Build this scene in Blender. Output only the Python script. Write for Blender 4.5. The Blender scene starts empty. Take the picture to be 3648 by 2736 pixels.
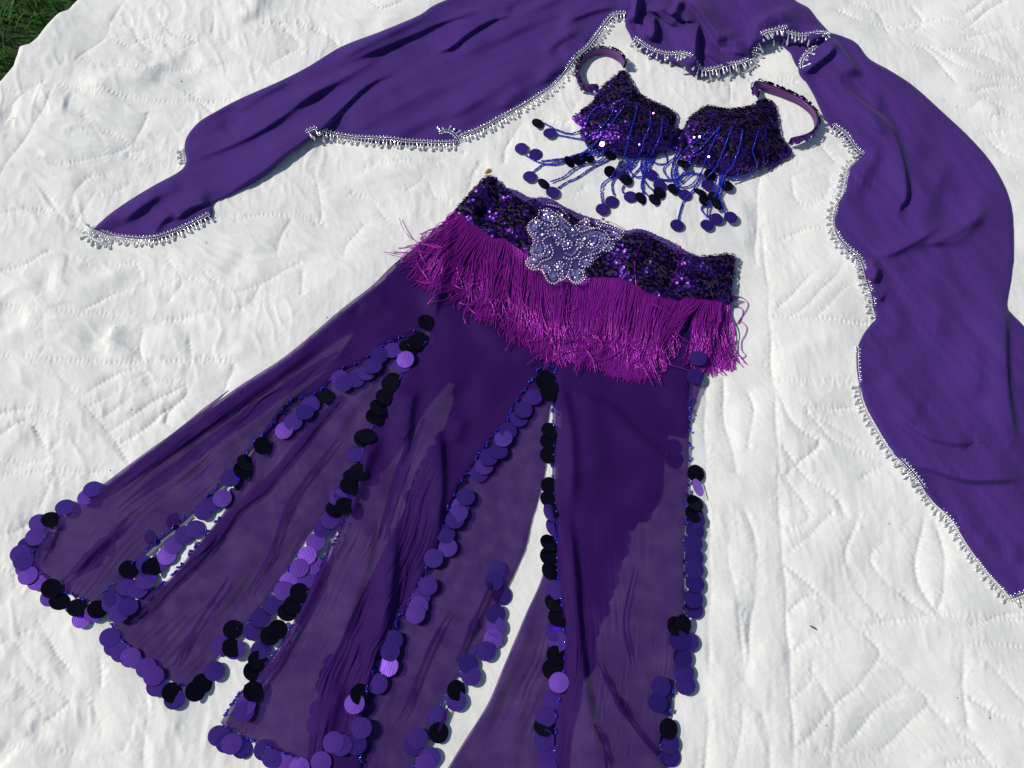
import bpy, math, random
import numpy as np
from mathutils import Vector, Matrix
from mathutils.bvhtree import BVHTree

rng = np.random.default_rng(7)
random.seed(7)
SC = bpy.context.scene
COL = SC.collection

# ------------------------------------------------------------------ camera
FPX, PW, PH = 3500.0, 3648.0, 2736.0
TH, DIST = math.radians(66.0), 1.45
CAM = np.array([0.0, -DIST * math.cos(TH), DIST * math.sin(TH)])
cam = bpy.data.cameras.new('camera')
cam.sensor_width = 36.0
cam.lens = 36.0 * FPX / PW
cam.clip_start, cam.clip_end = 0.02, 300.0
camo = bpy.data.objects.new('camera', cam)
camo.location = CAM
camo.rotation_euler = (math.pi / 2 - TH, 0, 0)
COL.objects.link(camo)
SC.camera = camo

# ------------------------------------------------------------------ light
SUN_EL, SUN_AZ = math.radians(47), math.radians(172)       # azimuth counter-clockwise from +x: the sun is on the left
sdir = Vector((math.cos(SUN_EL) * math.cos(SUN_AZ), math.cos(SUN_EL) * math.sin(SUN_AZ), math.sin(SUN_EL)))
w = bpy.data.worlds.new('World')
SC.world = w
w.use_nodes = True
nt = w.node_tree
bg = nt.nodes['Background']
sky = nt.nodes.new('ShaderNodeTexSky')
sky.sky_type = 'NISHITA'
sky.sun_disc = False
sky.sun_elevation = SUN_EL
sky.sun_rotation = math.atan2(sdir.x, sdir.y)
nt.links.new(sky.outputs[0], bg.inputs[0])
bg.inputs[1].default_value = 0.07
sl = bpy.data.lights.new('sun', 'SUN')
sl.energy, sl.angle, sl.color = 3.15, math.radians(0.53), (1.0, 0.96, 0.89)
so = bpy.data.objects.new('sun', sl)
so.rotation_euler = sdir.to_track_quat('Z', 'Y').to_euler()
so.location = sdir * 5
COL.objects.link(so)
SC.view_settings.view_transform = 'Standard'
SC.view_settings.look = 'None'
SC.view_settings.exposure = 0.0
SC.view_settings.gamma = 1.0
SC.cycles.use_denoising = True
SC.cycles.transparent_max_bounces = 16
SC.cycles.sample_clamp_indirect = 6.0

# ------------------------------------------------------------------ pixel -> place helpers
def at(p, z=0.0):
    """the place on height z that the photograph shows at pixel p (array n x 2)"""
    p = np.atleast_2d(np.asarray(p, float))
    a = (p[:, 0] - PW / 2) / FPX
    b = -(p[:, 1] - PH / 2) / FPX
    d = np.stack([a, math.cos(TH) + b * math.sin(TH), -math.sin(TH) + b * math.cos(TH)], 1)
    t = (z - CAM[2]) / d[:, 2]
    return CAM + d * t[:, None]

def win(x0, y0, s):
    return lambda *pts: [(x0 + x * s, y0 + y * s) for x, y in pts]
def T(c, r): return win(1216 * c, 912 * r, 1216 / 2212)
A, B, C = win(1800, 150, 1200 / 2212), win(1380, 600, 800 / 2212), win(2080, 750, 640 / 1713)
V, X, N = win(2100, 0, 900 / 2212), win(1216, 1216, 916 / 2212), win(0, 0, 1)
T00, T10, T20, T01, T11, T21, T02, T12, T22 = [T(c, r) for r in range(3) for c in range(3)]

def smooth(pts, n, sharp=False):
    """Catmull-Rom through pts, then n samples evenly along the length"""
    P = np.asarray(pts, float)
    if len(P) > 2 and not sharp:
        Q = np.vstack([2 * P[0] - P[1], P, 2 * P[-1] - P[-2]])
        t = np.linspace(0, 1, 13)[:-1][:, None]
        out = []
        for i in range(1, len(Q) - 2):
            a, b, c, d = Q[i - 1], Q[i], Q[i + 1], Q[i + 2]
            out.append(0.5 * (2 * b + (c - a) * t + (2 * a - 5 * b + 4 * c - d) * t ** 2 + (3 * b - a - 3 * c + d) * t ** 3))
        P = np.vstack(out + [P[-1:]])
    s = np.r_[0, np.cumsum(np.linalg.norm(np.diff(P, axis=0), axis=1))]
    u = np.linspace(0, s[-1], n)
    return np.stack([np.interp(u, s, P[:, k]) for k in range(P.shape[1])], 1)

def length(P): return float(np.linalg.norm(np.diff(np.asarray(P), axis=0), axis=1).sum())
def path(pts, step=0.004, sharp=False):
    """pixel polyline -> ground polyline (n x 2) with a point every step metres"""
    W = at(pts)[:, :2]
    L = length(smooth(W, 60, sharp))
    return smooth(W, max(3, int(L / step) + 1), sharp)

def near(Q, P):
    """for points Q: distance to polyline P, signed side (+ left of travel), position 0..1 along it"""
    a, b = P[:-1], P[1:]
    ab = b - a
    L = np.linalg.norm(ab, axis=1)
    cum = np.r_[0, np.cumsum(L)]
    bd = np.full(len(Q), 1e9); bs = np.zeros(len(Q)); bt = np.zeros(len(Q))
    for i in range(len(a)):
        if L[i] < 1e-9: continue
        ap = Q - a[i]
        t = np.clip((ap @ ab[i]) / L[i] ** 2, 0, 1)
        r = ap - t[:, None] * ab[i]
        d = np.hypot(r[:, 0], r[:, 1])
        m = d < bd
        bd[m] = d[m]
        bs[m] = np.sign(ab[i, 0] * ap[m, 1] - ab[i, 1] * ap[m, 0])
        bt[m] = (cum[i] + t[m] * L[i]) / cum[-1]
    return bd, bs, bt

def fold_height(Q, folds):
    """folds: (pixel polyline, height, width left of travel, width right of travel) in millimetres"""
    h = np.zeros(len(Q))
    for pts, amp, wl, wr in folds:
        P = path(pts, 0.012)
        m = np.where((Q[:, 0] > P[:, 0].min() - .09) & (Q[:, 0] < P[:, 0].max() + .09) &
                     (Q[:, 1] > P[:, 1].min() - .09) & (Q[:, 1] < P[:, 1].max() + .09))[0]
        if not len(m): continue
        d, s, t = near(Q[m], P)
        wd = np.where(s > 0, wl, wr) * 0.001
        tap = np.clip(np.minimum(t, 1 - t) / 0.26, 0, 1)
        tap = tap * tap * (3 - 2 * tap)
        h[m] += amp * 0.001 * np.exp(-(d / wd) ** 2) * tap
    return h

def field(shape, cell, lx, ly=None, seed=0, ang=0.0):
    """smooth random field, unit deviation, with feature lengths lx, ly metres (rotated by ang)"""
    ly = ly or lx
    r = np.random.default_rng(seed)
    ny, nx = shape
    fx = np.fft.fftfreq(nx, cell)[None, :]; fy = np.fft.fftfreq(ny, cell)[:, None]
    c, s = math.cos(ang), math.sin(ang)
    u, v = fx * c + fy * s, -fx * s + fy * c
    g = np.exp(-(u * lx) ** 2 * 2 - (v * ly) ** 2 * 2)
    f = np.fft.ifft2(np.fft.fft2(r.standard_normal(shape)) * g).real
    return (f - f.mean()) / f.std()

# ------------------------------------------------------------------ object helpers
ORG = {}
def fill(me, V_, F_, mats=None, mi=None, smooth_=True):
    V_ = np.asarray(V_, np.float32)
    me.vertices.add(len(V_)); me.vertices.foreach_set('co', V_.ravel())
    if isinstance(F_, np.ndarray):
        n, k = F_.shape
        me.loops.add(n * k); me.loops.foreach_set('vertex_index', F_.astype(np.int32).ravel())
        me.polygons.add(n); me.polygons.foreach_set('loop_start', np.arange(0, n * k, k, dtype=np.int32))
    else:
        flat = [i for f in F_ for i in f]
        st = np.r_[0, np.cumsum([len(f) for f in F_])[:-1]].astype(np.int32)
        n = len(F_)
        me.loops.add(len(flat)); me.loops.foreach_set('vertex_index', np.array(flat, np.int32))
        me.polygons.add(n); me.polygons.foreach_set('loop_start', st)
    if mi is not None: me.polygons.foreach_set('material_index', np.asarray(mi, np.int32))
    me.polygons.foreach_set('use_smooth', np.full(n, smooth_, dtype=bool))
    for m in (mats or []): me.materials.append(m)
    me.update(calc_edges=True); me.validate()
    return me

def mesh(name, V_, F_, mats, parent=None, mi=None, smooth_=True, origin=None):
    """one mesh object from world-space vertices"""
    if not isinstance(mats, (list, tuple)): mats = [mats]
    V_ = np.asarray(V_, float)
    po = ORG[parent.name] if parent else np.zeros(3)
    o0 = np.asarray(origin, float) if origin is not None else (po if parent else np.zeros(3))
    o = bpy.data.objects.new(name, fill(bpy.data.meshes.new(name), V_ - o0, F_, mats, mi, smooth_))
    COL.objects.link(o)
    o.location = o0 - po
    if parent: o.parent = parent
    ORG[o.name] = o0
    return o

def place(name, me, M, parent):
    """an object sharing mesh me at world matrix M"""
    o = bpy.data.objects.new(name, me)
    COL.objects.link(o)
    o.parent = parent
    M = M.copy(); M.translation = M.translation - Vector(ORG[parent.name])
    o.matrix_local = M
    return o

def tag(o, label=None, cat=None, group=None, kind=None):
    for k, v in (('label', label), ('category', cat), ('group', group), ('kind', kind)):
        if v: o[k] = v
    return o

def thing(name, loc, label, cat):
    o = bpy.data.objects.new(name, None)
    o.empty_display_size = 0.03
    o.location = loc
    COL.objects.link(o)
    ORG[o.name] = np.asarray(loc, float)
    return tag(o, label, cat)

def grid_faces(nu, nv):
    i = np.arange(nu - 1)[:, None] * nv + np.arange(nv - 1)[None, :]
    return np.stack([i, i + nv, i + nv + 1, i + 1], -1).reshape(-1, 4)

ICO = None
def icosphere():
    global ICO
    if ICO is None:
        p = (1 + 5 ** .5) / 2
        v = np.array([(-1, p, 0), (1, p, 0), (-1, -p, 0), (1, -p, 0), (0, -1, p), (0, 1, p), (0, -1, -p), (0, 1, -p), (p, 0, -1), (p, 0, 1), (-p, 0, -1), (-p, 0, 1)])
        f = np.array([(0, 11, 5), (0, 5, 1), (0, 1, 7), (0, 7, 10), (0, 10, 11), (1, 5, 9), (5, 11, 4), (11, 10, 2), (10, 7, 6), (7, 1, 8), (3, 9, 4), (3, 4, 2), (3, 2, 6), (3, 6, 8), (3, 8, 9), (4, 9, 5), (2, 4, 11), (6, 2, 10), (8, 6, 7), (9, 8, 1)])
        ICO = (v / np.linalg.norm(v[0]), f)
    return ICO

def beads(P, r):
    """spheres of radius r at points P joined in one array pair"""
    v, f = icosphere()
    P = np.asarray(P)
    r = np.broadcast_to(np.asarray(r, float), (len(P),))
    VV = (P[:, None, :] + v[None] * r[:, None, None]).reshape(-1, 3)
    FF = (f[None] + (np.arange(len(P)) * 12)[:, None, None]).reshape(-1, 3)
    return VV, FF

def tubes(paths, r, k=4):
    VV, FF, o = [], [], 0
    for P in paths:
        P = np.asarray(P); n = len(P)
        t = np.gradient(P, axis=0); t /= np.linalg.norm(t, axis=1)[:, None] + 1e-12
        s = np.cross(t, (0.03, 0.02, 1.0)); s /= np.linalg.norm(s, axis=1)[:, None] + 1e-12
        q = np.cross(s, t)
        rr = np.broadcast_to(np.asarray(r, float), (n,))
        a = np.arange(k) * 2 * math.pi / k
        ring = P[:, None] + rr[:, None, None] * (np.cos(a)[None, :, None] * s[:, None] + np.sin(a)[None, :, None] * q[:, None])
        VV.append(ring.reshape(-1, 3))
        i = np.arange(n - 1)[:, None] * k + np.arange(k)[None]
        j = np.arange(n - 1)[:, None] * k + (np.arange(k)[None] + 1) % k
        FF.append(np.stack([i, j, j + k, i + k], -1).reshape(-1, 4) + o)
        o += n * k
    return np.vstack(VV), np.vstack(FF)

# ------------------------------------------------------------------ materials
def mat(name, col, rough=0.6, metal=0.0, spec=0.5, **kw):
    m = bpy.data.materials.new(name)
    m.use_nodes = True
    b = m.node_tree.nodes['Principled BSDF']
    b.inputs['Base Color'].default_value = (*col, 1)
    b.inputs['Roughness'].default_value = rough
    b.inputs['Metallic'].default_value = metal
    b.inputs['Specular IOR Level'].default_value = spec
    for k, v in kw.items(): b.inputs[k].default_value = v
    return m

def noise_col(m, scale, c1, c2, vec='Object', detail=4, stretch=(1, 1, 1), lo=.35, hi=.65):
    n = m.node_tree; b = n.nodes['Principled BSDF']
    tc = n.nodes.new('ShaderNodeTexCoord'); mp = n.nodes.new('ShaderNodeMapping'); mp.inputs['Scale'].default_value = stretch
    t = n.nodes.new('ShaderNodeTexNoise'); t.inputs['Scale'].default_value = scale; t.inputs['Detail'].default_value = detail
    r = n.nodes.new('ShaderNodeValToRGB')
    r.color_ramp.elements[0].color = (*c1, 1); r.color_ramp.elements[1].color = (*c2, 1)
    r.color_ramp.elements[0].position = lo; r.color_ramp.elements[1].position = hi
    n.links.new(tc.outputs[vec], mp.inputs[0]); n.links.new(mp.outputs[0], t.inputs['Vector'])
    n.links.new(t.outputs[0], r.inputs[0]); n.links.new(r.outputs[0], b.inputs['Base Color'])
    return m

def noise_bump(m, scale, dist, strength=1.0, stretch=(1, 1, 1), detail=3):
    n = m.node_tree; b = n.nodes['Principled BSDF']
    tc = n.nodes.new('ShaderNodeTexCoord'); mp = n.nodes.new('ShaderNodeMapping'); mp.inputs['Scale'].default_value = stretch
    t = n.nodes.new('ShaderNodeTexNoise'); t.inputs['Scale'].default_value = scale; t.inputs['Detail'].default_value = detail
    u = n.nodes.new('ShaderNodeBump'); u.inputs['Distance'].default_value = dist; u.inputs['Strength'].default_value = strength
    if b.inputs['Normal'].is_linked: n.links.new(b.inputs['Normal'].links[0].from_socket, u.inputs['Normal'])
    n.links.new(tc.outputs['Object'], mp.inputs[0]); n.links.new(mp.outputs[0], t.inputs['Vector'])
    n.links.new(t.outputs[0], u.inputs['Height']); n.links.new(u.outputs[0], b.inputs['Normal'])
    return m

M = {}
M['quilt'] = noise_col(mat('white_cotton', (.8, .8, .77), .9, spec=.2), 9, (.79, .785, .75), (.85, .845, .81), detail=6)
noise_bump(M['quilt'], 420, .0012, .35, detail=4)
noise_bump(M['quilt'], 1500, .0004, .4, stretch=(1, .25, 1), detail=2)
M['veil'] = mat('purple_crepe_chiffon', (.060, .0225, .176), .8, spec=.12)
M['veil'].node_tree.nodes['Principled BSDF'].inputs['Sheen Weight'].default_value = .06
noise_bump(M['veil'], 900, .0004, .4, detail=3)
M['lining'] = noise_bump(mat('violet_satin_lining', (.13, .028, .21), .5), 700, .0004, .5)
M['back_band'] = noise_bump(mat('violet_knit_backing', (.085, .035, .27), .7), 600, .001, .8)
M['sequin'] = mat('purple_sequin_foil', (.105, .032, .29), .36, .97)
M['sequin_glint'] = mat('sun_glint_sequin_foil', (.42, .17, .55), .30, 1.0)  # lighter copy of the purple foil, sun glint put into its colour
M['sequin_silver'] = mat('lilac_silver_sequin', (.42, .38, .74), .25, .75)
M['sequin_base'] = mat('dark_purple_mesh', (.018, .008, .04), .8)
M['disc_top'] = noise_bump(mat('brushed_violet_paillette', (.22, .088, .56), .31, 1.0), 500, .0003, .5, stretch=(1, .04, 1), detail=2)
M['disc_back'] = mat('black_violet_paillette_back', (.004, .003, .009), .18, 0, .22)
M['blue_bead'] = mat('royal_blue_glass_bead', (.012, .018, .46), .12, .2, .8)
M['silver'] = mat('silver_plastic_bead', (.90, .90, .91), .15, .55)
M['pearl'] = mat('lilac_pearl_bead', (.90, .70, .92), .12, .25)
M['gunmetal'] = mat('gunmetal_seed_bead', (.10, .12, .20), .15, .8)
M['fringe'] = mat('magenta_rayon_thread', (.40, .020, .46), .28, .5, .6)
M['applique'] = mat('lilac_applique_cloth', (.045, .030, .16), .5)
M['husk'] = noise_col(mat('straw', (.5, .33, .1), .6), 300, (.62, .40, .08), (.78, .58, .22))
M['twig'] = mat('brown_stem', (.07, .045, .02), .8)
M['speck'] = mat('dark_speck', (.05, .04, .03), .9)
M['soil'] = noise_col(mat('lawn_soil', (.02, .03, .01), .95), 60, (.010, .024, .005), (.035, .085, .014), detail=8)
M['grass'] = noise_col(mat('grass_blade', (.03, .07, .015), .5, spec=.4), 25, (.016, .080, .008), (.06, .22, .02))

def sheer(name, col, cover):
    m = mat(name, col, .6, spec=.06)
    n = m.node_tree; b = n.nodes['Principled BSDF']; out = n.nodes['Material Output']
    tr = n.nodes.new('ShaderNodeBsdfTransparent'); tr.inputs[0].default_value = (.88, .76, 1, 1)
    mx = n.nodes.new('ShaderNodeMixShader')
    tc = n.nodes.new('ShaderNodeTexCoord'); t = n.nodes.new('ShaderNodeTexNoise'); t.inputs['Scale'].default_value = 45; t.inputs['Detail'].default_value = 6
    mr = n.nodes.new('ShaderNodeMapRange'); mr.inputs['From Min'].default_value = .3; mr.inputs['From Max'].default_value = .7
    mr.inputs['To Min'].default_value = cover - .05; mr.inputs['To Max'].default_value = cover + .05
    n.links.new(tc.outputs['Object'], t.inputs['Vector']); n.links.new(t.outputs[0], mr.inputs[0])
    n.links.new(mr.outputs[0], mx.inputs[0]); n.links.new(tr.outputs[0], mx.inputs[1]); n.links.new(b.outputs[0], mx.inputs[2])
    n.links.new(mx.outputs[0], out.inputs[0])
    return m
M['sheer'] = sheer('sheer_purple_chiffon', (.035, .0078, .108), .785)

# ------------------------------------------------------------------ lawn
gx = np.array([(-40, -40, -.045), (40, -40, -.045), (40, 40, -.045), (-40, 40, -.045)])
tag(mesh('lawn', gx, [(0, 1, 2, 3)], M['soil'], smooth_=False), 'dark lawn under and around the white quilt', 'lawn', kind='structure')

# ------------------------------------------------------------------ quilt: height raster
X0, X1, Y0, Y1, CE = -1.28, 1.16, -.64, 1.04, .0018
nx, ny = int((X1 - X0) / CE) + 1, int((Y1 - Y0) / CE) + 1
gxv, gyv = X0 + np.arange(nx) * CE, Y0 + np.arange(ny) * CE
low = .0030 * field((ny, nx), CE, .16, seed=1) + .0007 * field((ny, nx), CE, .05, seed=2)
pk1 = field((ny, nx), CE, .006, .030, seed=3)                      # short puckers along y
pk2 = field((ny, nx), CE, .028, .007, seed=4)                      # and along x
sel = 1 / (1 + np.exp(-3 * field((ny, nx), CE, .13, seed=5)))
cr1 = 1 - np.minimum(np.abs(field((ny, nx), CE, .022, .05, seed=6, ang=.35)), 1.2)
cr2 = 1 - np.minimum(np.abs(field((ny, nx), CE, .05, .022, seed=8, ang=-.3)), 1.2)
leftw = 1 / (1 + np.exp((gxv[None, :] + .25) / .12)) + .55
pk3 = field((ny, nx), CE, .004, .014, seed=9, ang=.6); pk4 = field((ny, nx), CE, .013, .0045, seed=10, ang=.5)
H = low + .00016 * (pk1 * sel + pk2 * (1 - sel)) + .00010 * (pk3 * (1 - sel) + pk4 * sel) + (.0009 * cr1 * sel + .0009 * cr2 * (1 - sel)) * leftw

QL = [
 T22((170, -20), (180, 300), (175, 700), (165, 1100), (150, 1800)), T22((630, -20), (655, 350), (680, 700), (700, 1100), (715, 1500), (722, 1800)),
 T22((330, 0), (300, 250), (330, 480), (370, 700), (390, 950), (400, 1150), (370, 1450), (330, 1700)),
 T22((420, 0), (470, 150), (490, 300), (470, 500), (450, 690), (430, 900), (400, 1180), (500, 1300), (550, 1450), (570, 1700)),
 T22((690, 650), (820, 540), (960, 640)), T22((700, 920), (860, 780), (1000, 640)),
 T22((710, 1220), (830, 1080), (850, 960), (960, 870), (940, 780), (1080, 740)),
 T22((730, 1540), (1000, 1250), (1280, 950), (1180, 800), (1000, 640), (800, 460), (660, 330)),
 T22((1010, 1560), (1240, 1310), (1440, 1090), (1300, 950)), T22((1290, 1560), (1420, 1420), (1600, 1240), (1450, 1090)),
 T22((1540, 1590), (1720, 1410), (1600, 1240)), T22((1720, 1410), (1880, 1480), (2010, 1640)),
 T22((960, 1659), (970, 1500), (990, 1300), (900, 1130), (850, 1050)),
 T22((700, 260), (900, 80), (980, 0)), T22((690, 120), (820, 30), (780, -60)),
 T22((1150, 30), (1070, 220), (1080, 430), (1180, 570), (1290, 690)),
 T22((1480, 50), (1250, 250), (1260, 380), (1450, 560), (1600, 670)), T22((1580, 0), (1540, 200), (1530, 450), (1650, 660)),
 T22((1640, 50), (1710, 300), (1690, 500), (1640, 660)), T22((950, 750), (1300, 720), (1650, 670), (1900, 700), (2400, 680)),
 T22((1800, 760), (2000, 690), (2300, 640)), T22((1700, 790), (1900, 850), (2300, 880)), T22((1800, 800), (1830, 1200), (1850, 1380)),
 T22((1900, 920), (2050, 1050), (2190, 1200), (2300, 1300)), T22((1850, 1200), (2000, 1290), (2150, 1350), (2300, 1420)),
 T22((900, 1560), (1100, 1600), (1300, 1590)), T22((1700, 1640), (1900, 1600), (2100, 1680)),
 T21((520, -200), (540, 0), (560, 350), (590, 800), (615, 1200), (630, 1659)), T21((150, 820), (150, 1300), (165, 1659)),
 T21((270, 780), (270, 1000), (310, 1200), (360, 1400)), T21((430, 880), (460, 1000), (430, 1250)),
 T21((620, 340), (760, 200), (860, 100), (940, 0)), T21((680, 420), (860, 270), (990, 120), (1050, 50)), T21((840, 420), (960, 300), (1080, 190)),
 T21((580, 400), (900, 410), (1240, 440)), T21((590, 800), (800, 810), (1110, 810)),
 T21((590, 840), (700, 1050), (800, 1150), (880, 1220), (650, 1440)), T21((790, 990), (1120, 980)),
 T21((800, 1010), (1000, 1200), (1300, 1330), (1180, 1430)), T21((650, 1240), (800, 1420), (1000, 1560), (1050, 1659)),
 T21((860, 1050), (1000, 1110), (1150, 1200)), T21((620, 1390), (760, 1540), (850, 1659)),
 T01((0, 310), (200, 330), (500, 360), (900, 390), (1100, 400), (1400, 350), (1600, 330)),
 T01((-40, 640), (300, 670), (850, 690), (1200, 665), (1490, 675), (1470, 800), (1440, 900)), T01((330, 130), (180, 310)), T01((450, 0), (400, 200), (310, 360)),
 T01((480, 20), (700, 60), (880, 40)), T01((880, 40), (900, 180), (700, 260), (540, 340)), T01((1080, 20), (1180, 160), (1100, 280)),
 T01((1700, 180), (1640, 300), (1780, 350), (1790, 500)), T01((370, 760), (520, 930), (650, 1080), (750, 1200), (830, 1330)),
 T01((520, 930), (700, 800), (900, 740), (1000, 800), (1190, 830), (1200, 900), (1100, 1000), (1080, 1080)),
 T01((560, 1000), (800, 860), (930, 770)), T01((640, 1080), (850, 920), (1000, 820)), T01((700, 1150), (1000, 950), (1200, 830)), T01((780, 1220), (950, 1110), (1080, 1010)),
 T01((-30, 1040), (150, 990), (300, 1010), (420, 1110), (330, 1270)), T01((-20, 1180), (100, 1090), (200, 1080), (300, 1250)),
 T01((-20, 1320), (200, 1330), (330, 1310)), T01((0, 1420), (150, 1400), (360, 1390), (700, 1400)), T01((380, 1430), (380, 1659)), T01((340, 1440), (250, 1620)),
 T01((900, 180), (1200, 140), (1500, 240), (1700, 180), (1960, 30)), T01((1250, 20), (1350, 130), (1500, 240)), T01((0, 100), (150, 60), (320, -20)),
 T01((270, 300), (300, 560), (260, 660)), T01((1220, 540), (1230, 660)), T01((940, 400), (900, 560), (930, 690)), T01((1960, 100), (1950, 260)),
 T02((-20, 170), (100, 120), (210, 40)), T02((120, 800), (250, 740), (330, 660)), T02((-20, 890), (80, 830), (180, 980), (280, 1090), (450, 1230)),
 T02((240, 700), (400, 960), (450, 1020)), T02((-30, 1510), (200, 1520), (450, 1560), (760, 1570), (830, 1480)), T02((560, 1200), (640, 1370), (650, 1440)),
 T02((650, 950), (650, 1130)), T02((930, 1230), (960, 1260), (940, 1450), (930, 1720)), T02((1190, 1180), (1170, 1390)), T02((850, 1370), (840, 1480)),
 T02((0, 350), (90, 420), (60, 560), (-20, 640)), T02((60, 1060), (180, 1170), (260, 1300), (230, 1480)), T02((-20, 1140), (80, 1260), (180, 1300)), T02((450, 1230), (300, 1340), (200, 1440)),
 T20((1780, 110), (1950, 0), (2000, -60)), T20((1820, 190), (1930, 100), (2080, 0)), T20((1000, 60), (1200, 140), (1400, 160)), T20((1440, 150), (1700, 120), (1950, 200)),
 T20((1830, 250), (2000, 200), (2300, 150)), T20((1600, 300), (1800, 430), (2000, 500), (2300, 510)), T20((1450, 270), (1600, 330), (1750, 520)), T20((1700, 330), (1880, 330), (2050, 400)),
 T20((1900, 600), (2050, 560), (2300, 600)), T20((2000, 760), (2100, 740), (2300, 800)), T20((1100, 0), (1280, 60), (1330, 200)), T20((1500, 20), (1560, 130), (1450, 270)), T20((2000, 920), (2130, 1000), (2300, 1010)),
 T20((1700, 650), (1850, 700), (1950, 650), (2100, 700)), T20((2150, 1150), (2300, 1200)), T20((1950, 860), (2100, 850), (2250, 900)),
 T20((310, 500), (305, 650)), T20((500, 1050), (495, 1300), (480, 1700)), T20((430, 520), (600, 515), (740, 540)), T20((640, 1540), (800, 1470), (960, 1480)), T20((700, 1150), (850, 1100), (960, 1180), (880, 1300), (760, 1300), (700, 1150)),
 T20((560, 1100), (650, 1030), (760, 1040)), T20((800, 900), (900, 960), (1000, 1060)),
 T00((820, -30), (720, 130), (690, 220), (560, 320), (500, 380)), T00((350, 560), (310, 680), (240, 800), (130, 970), (0, 1150), (-60, 1260)),
 T00((380, 560), (650, 590), (950, 640), (1400, 640), (1500, 640)), T00((-20, 590), (130, 590), (280, 540)), T00((1370, 210), (1390, 100), (1400, -20)),
 T00((920, 440), (1200, 430), (1450, 400), (1600, 400), (1650, 440)), T00((1200, 590), (1300, 650), (1400, 740)), T00((950, 720), (900, 830), (860, 930)),
 T00((820, 990), (950, 950), (1100, 945), (1200, 975)), T00((820, 1000), (950, 1035), (1200, 1060)), T00((870, 920), (700, 1000), (500, 1060), (330, 1060), (250, 1000)),
 T00((690, 1140), (560, 1160), (480, 1290), (480, 1400)), T00((250, 1210), (350, 1330), (430, 1440), (540, 1490)), T00((-20, 1400), (150, 1360), (300, 1370), (400, 1400), (430, 1440)),
 T00((1000, 880), (1100, 850), (1200, 800)), T00((2080, 950), (2050, 1100), (2080, 1390), (2050, 1440)), T00((1900, 1390), (1820, 1520), (1800, 1640)), T00((1400, 1420), (1650, 1400), (1900, 1390), (2100, 1440)),
 T00((40, 780), (100, 650), (250, 560)), T00((620, 1250), (560, 1330), (500, 1420)), T00((900, 1150), (760, 1230), (660, 1260)), T00((380, 900), (520, 850), (700, 860), (860, 930)), T00((540, 760), (640, 870), (700, 1000)),
 T00((700, 230), (820, 280), (1000, 240), (1150, 310), (1300, 250)), T00((520, 380), (700, 420), (900, 440)), T00((840, 150), (900, 260), (1000, 330)), T00((1000, 90), (1100, 200), (1250, 250)),
 T00((1700, 160), (1900, 150), (2080, 200), (2212, 300)), T00((1840, 190), (1930, 260), (1950, 340)), T00((1750, 420), (1880, 330), (2000, 320)), T00((1450, 260), (1520, 330), (1600, 400)),
 T10((170, 0), (260, 60), (400, 30)), T10((1170, 790), (1080, 930), (1060, 1040)), T10((150, 1100), (330, 1060), (560, 1050), (800, 990)), T10((830, 1220), (850, 1120), (900, 1060)),
 T10((550, 1150), (600, 1260), (700, 1300)), T10((60, 1250), (200, 1300), (300, 1420), (420, 1480)), T10((150, 1440), (40, 1560), (20, 1650)), T10((1300, 780), (1420, 800), (1500, 760), (1520, 680)),
 T10((1000, 1380), (980, 1300), (1020, 1210)), T10((420, 1240), (520, 1160), (560, 1050)), T10((1350, 1240), (1450, 1260), (1580, 1220)), T10((1500, 860), (1360, 890), (1230, 860)),
]
dist = np.full(ny * nx, 9.0); ph = np.zeros(ny * nx)
K = 6
oy, ox = np.mgrid[-K:K + 1, -K:K + 1]
for pts in QL:
    P = path(pts, .0016)
    P = P + .0012 * np.stack([np.sin(np.arange(len(P)) * .11), np.cos(np.arange(len(P)) * .13)], 1)
    s = np.arange(len(P)) * .0016
    ii = np.round((P[:, 0] - X0) / CE).astype(int); jj = np.round((P[:, 1] - Y0) / CE).astype(int)
    I = (ii[:, None, None] + ox[None]).ravel(); J = (jj[:, None, None] + oy[None]).ravel()
    S = np.repeat(s, ox.size); PX = np.repeat(P[:, 0], ox.size); PY = np.repeat(P[:, 1], ox.size)
    ok = (I >= 0) & (I < nx) & (J >= 0) & (J < ny)
    I, J, S, PX, PY = I[ok], J[ok], S[ok], PX[ok], PY[ok]
    d = np.hypot(X0 + I * CE - PX, Y0 + J * CE - PY)
    idx = J * nx + I
    o_ = np.argsort(-d, kind='stable')
    idx, d, S = idx[o_], d[o_], S[o_]
    tmp = np.full(ny * nx, 9.0); tmp[idx] = d
    tph = np.zeros(ny * nx); tph[idx] = S
    m = tmp < dist
    dist[m] = tmp[m]; ph[m] = tph[m]
dist = dist.reshape(ny, nx); ph = ph.reshape(ny, nx)
for _ in range(13):                                               # carry the distance on beyond the stitched strip
    for dy_, dx_, w_ in ((0, 1, 1), (0, -1, 1), (1, 0, 1), (-1, 0, 1), (1, 1, 1.414), (1, -1, 1.414), (-1, 1, 1.414), (-1, -1, 1.414)):
        dist = np.minimum(dist, np.roll(dist, (dy_, dx_), (0, 1)) + CE * w_)
dist = np.minimum(dist, .035)
vary = .75 + .30 * field((ny, nx), CE, .05, seed=14)
H += vary * (-.0006 * np.exp(-(dist / .0020) ** 2) - .0026 * np.exp(-dist / .0085))
jit = field((ny, nx), CE, .012, seed=13)
H += vary * .00092 * np.cos(ph * 2 * math.pi / .0068 + .6 * jit) * np.exp(-(dist / .0034) ** 2)
H += .00042 * np.cos(ph * 2 * math.pi / .0125 + 2.2 * jit) * np.exp(-((dist - .006) / .006) ** 2) * np.clip(.5 + .6 * pk1, 0, 1.5)

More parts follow.
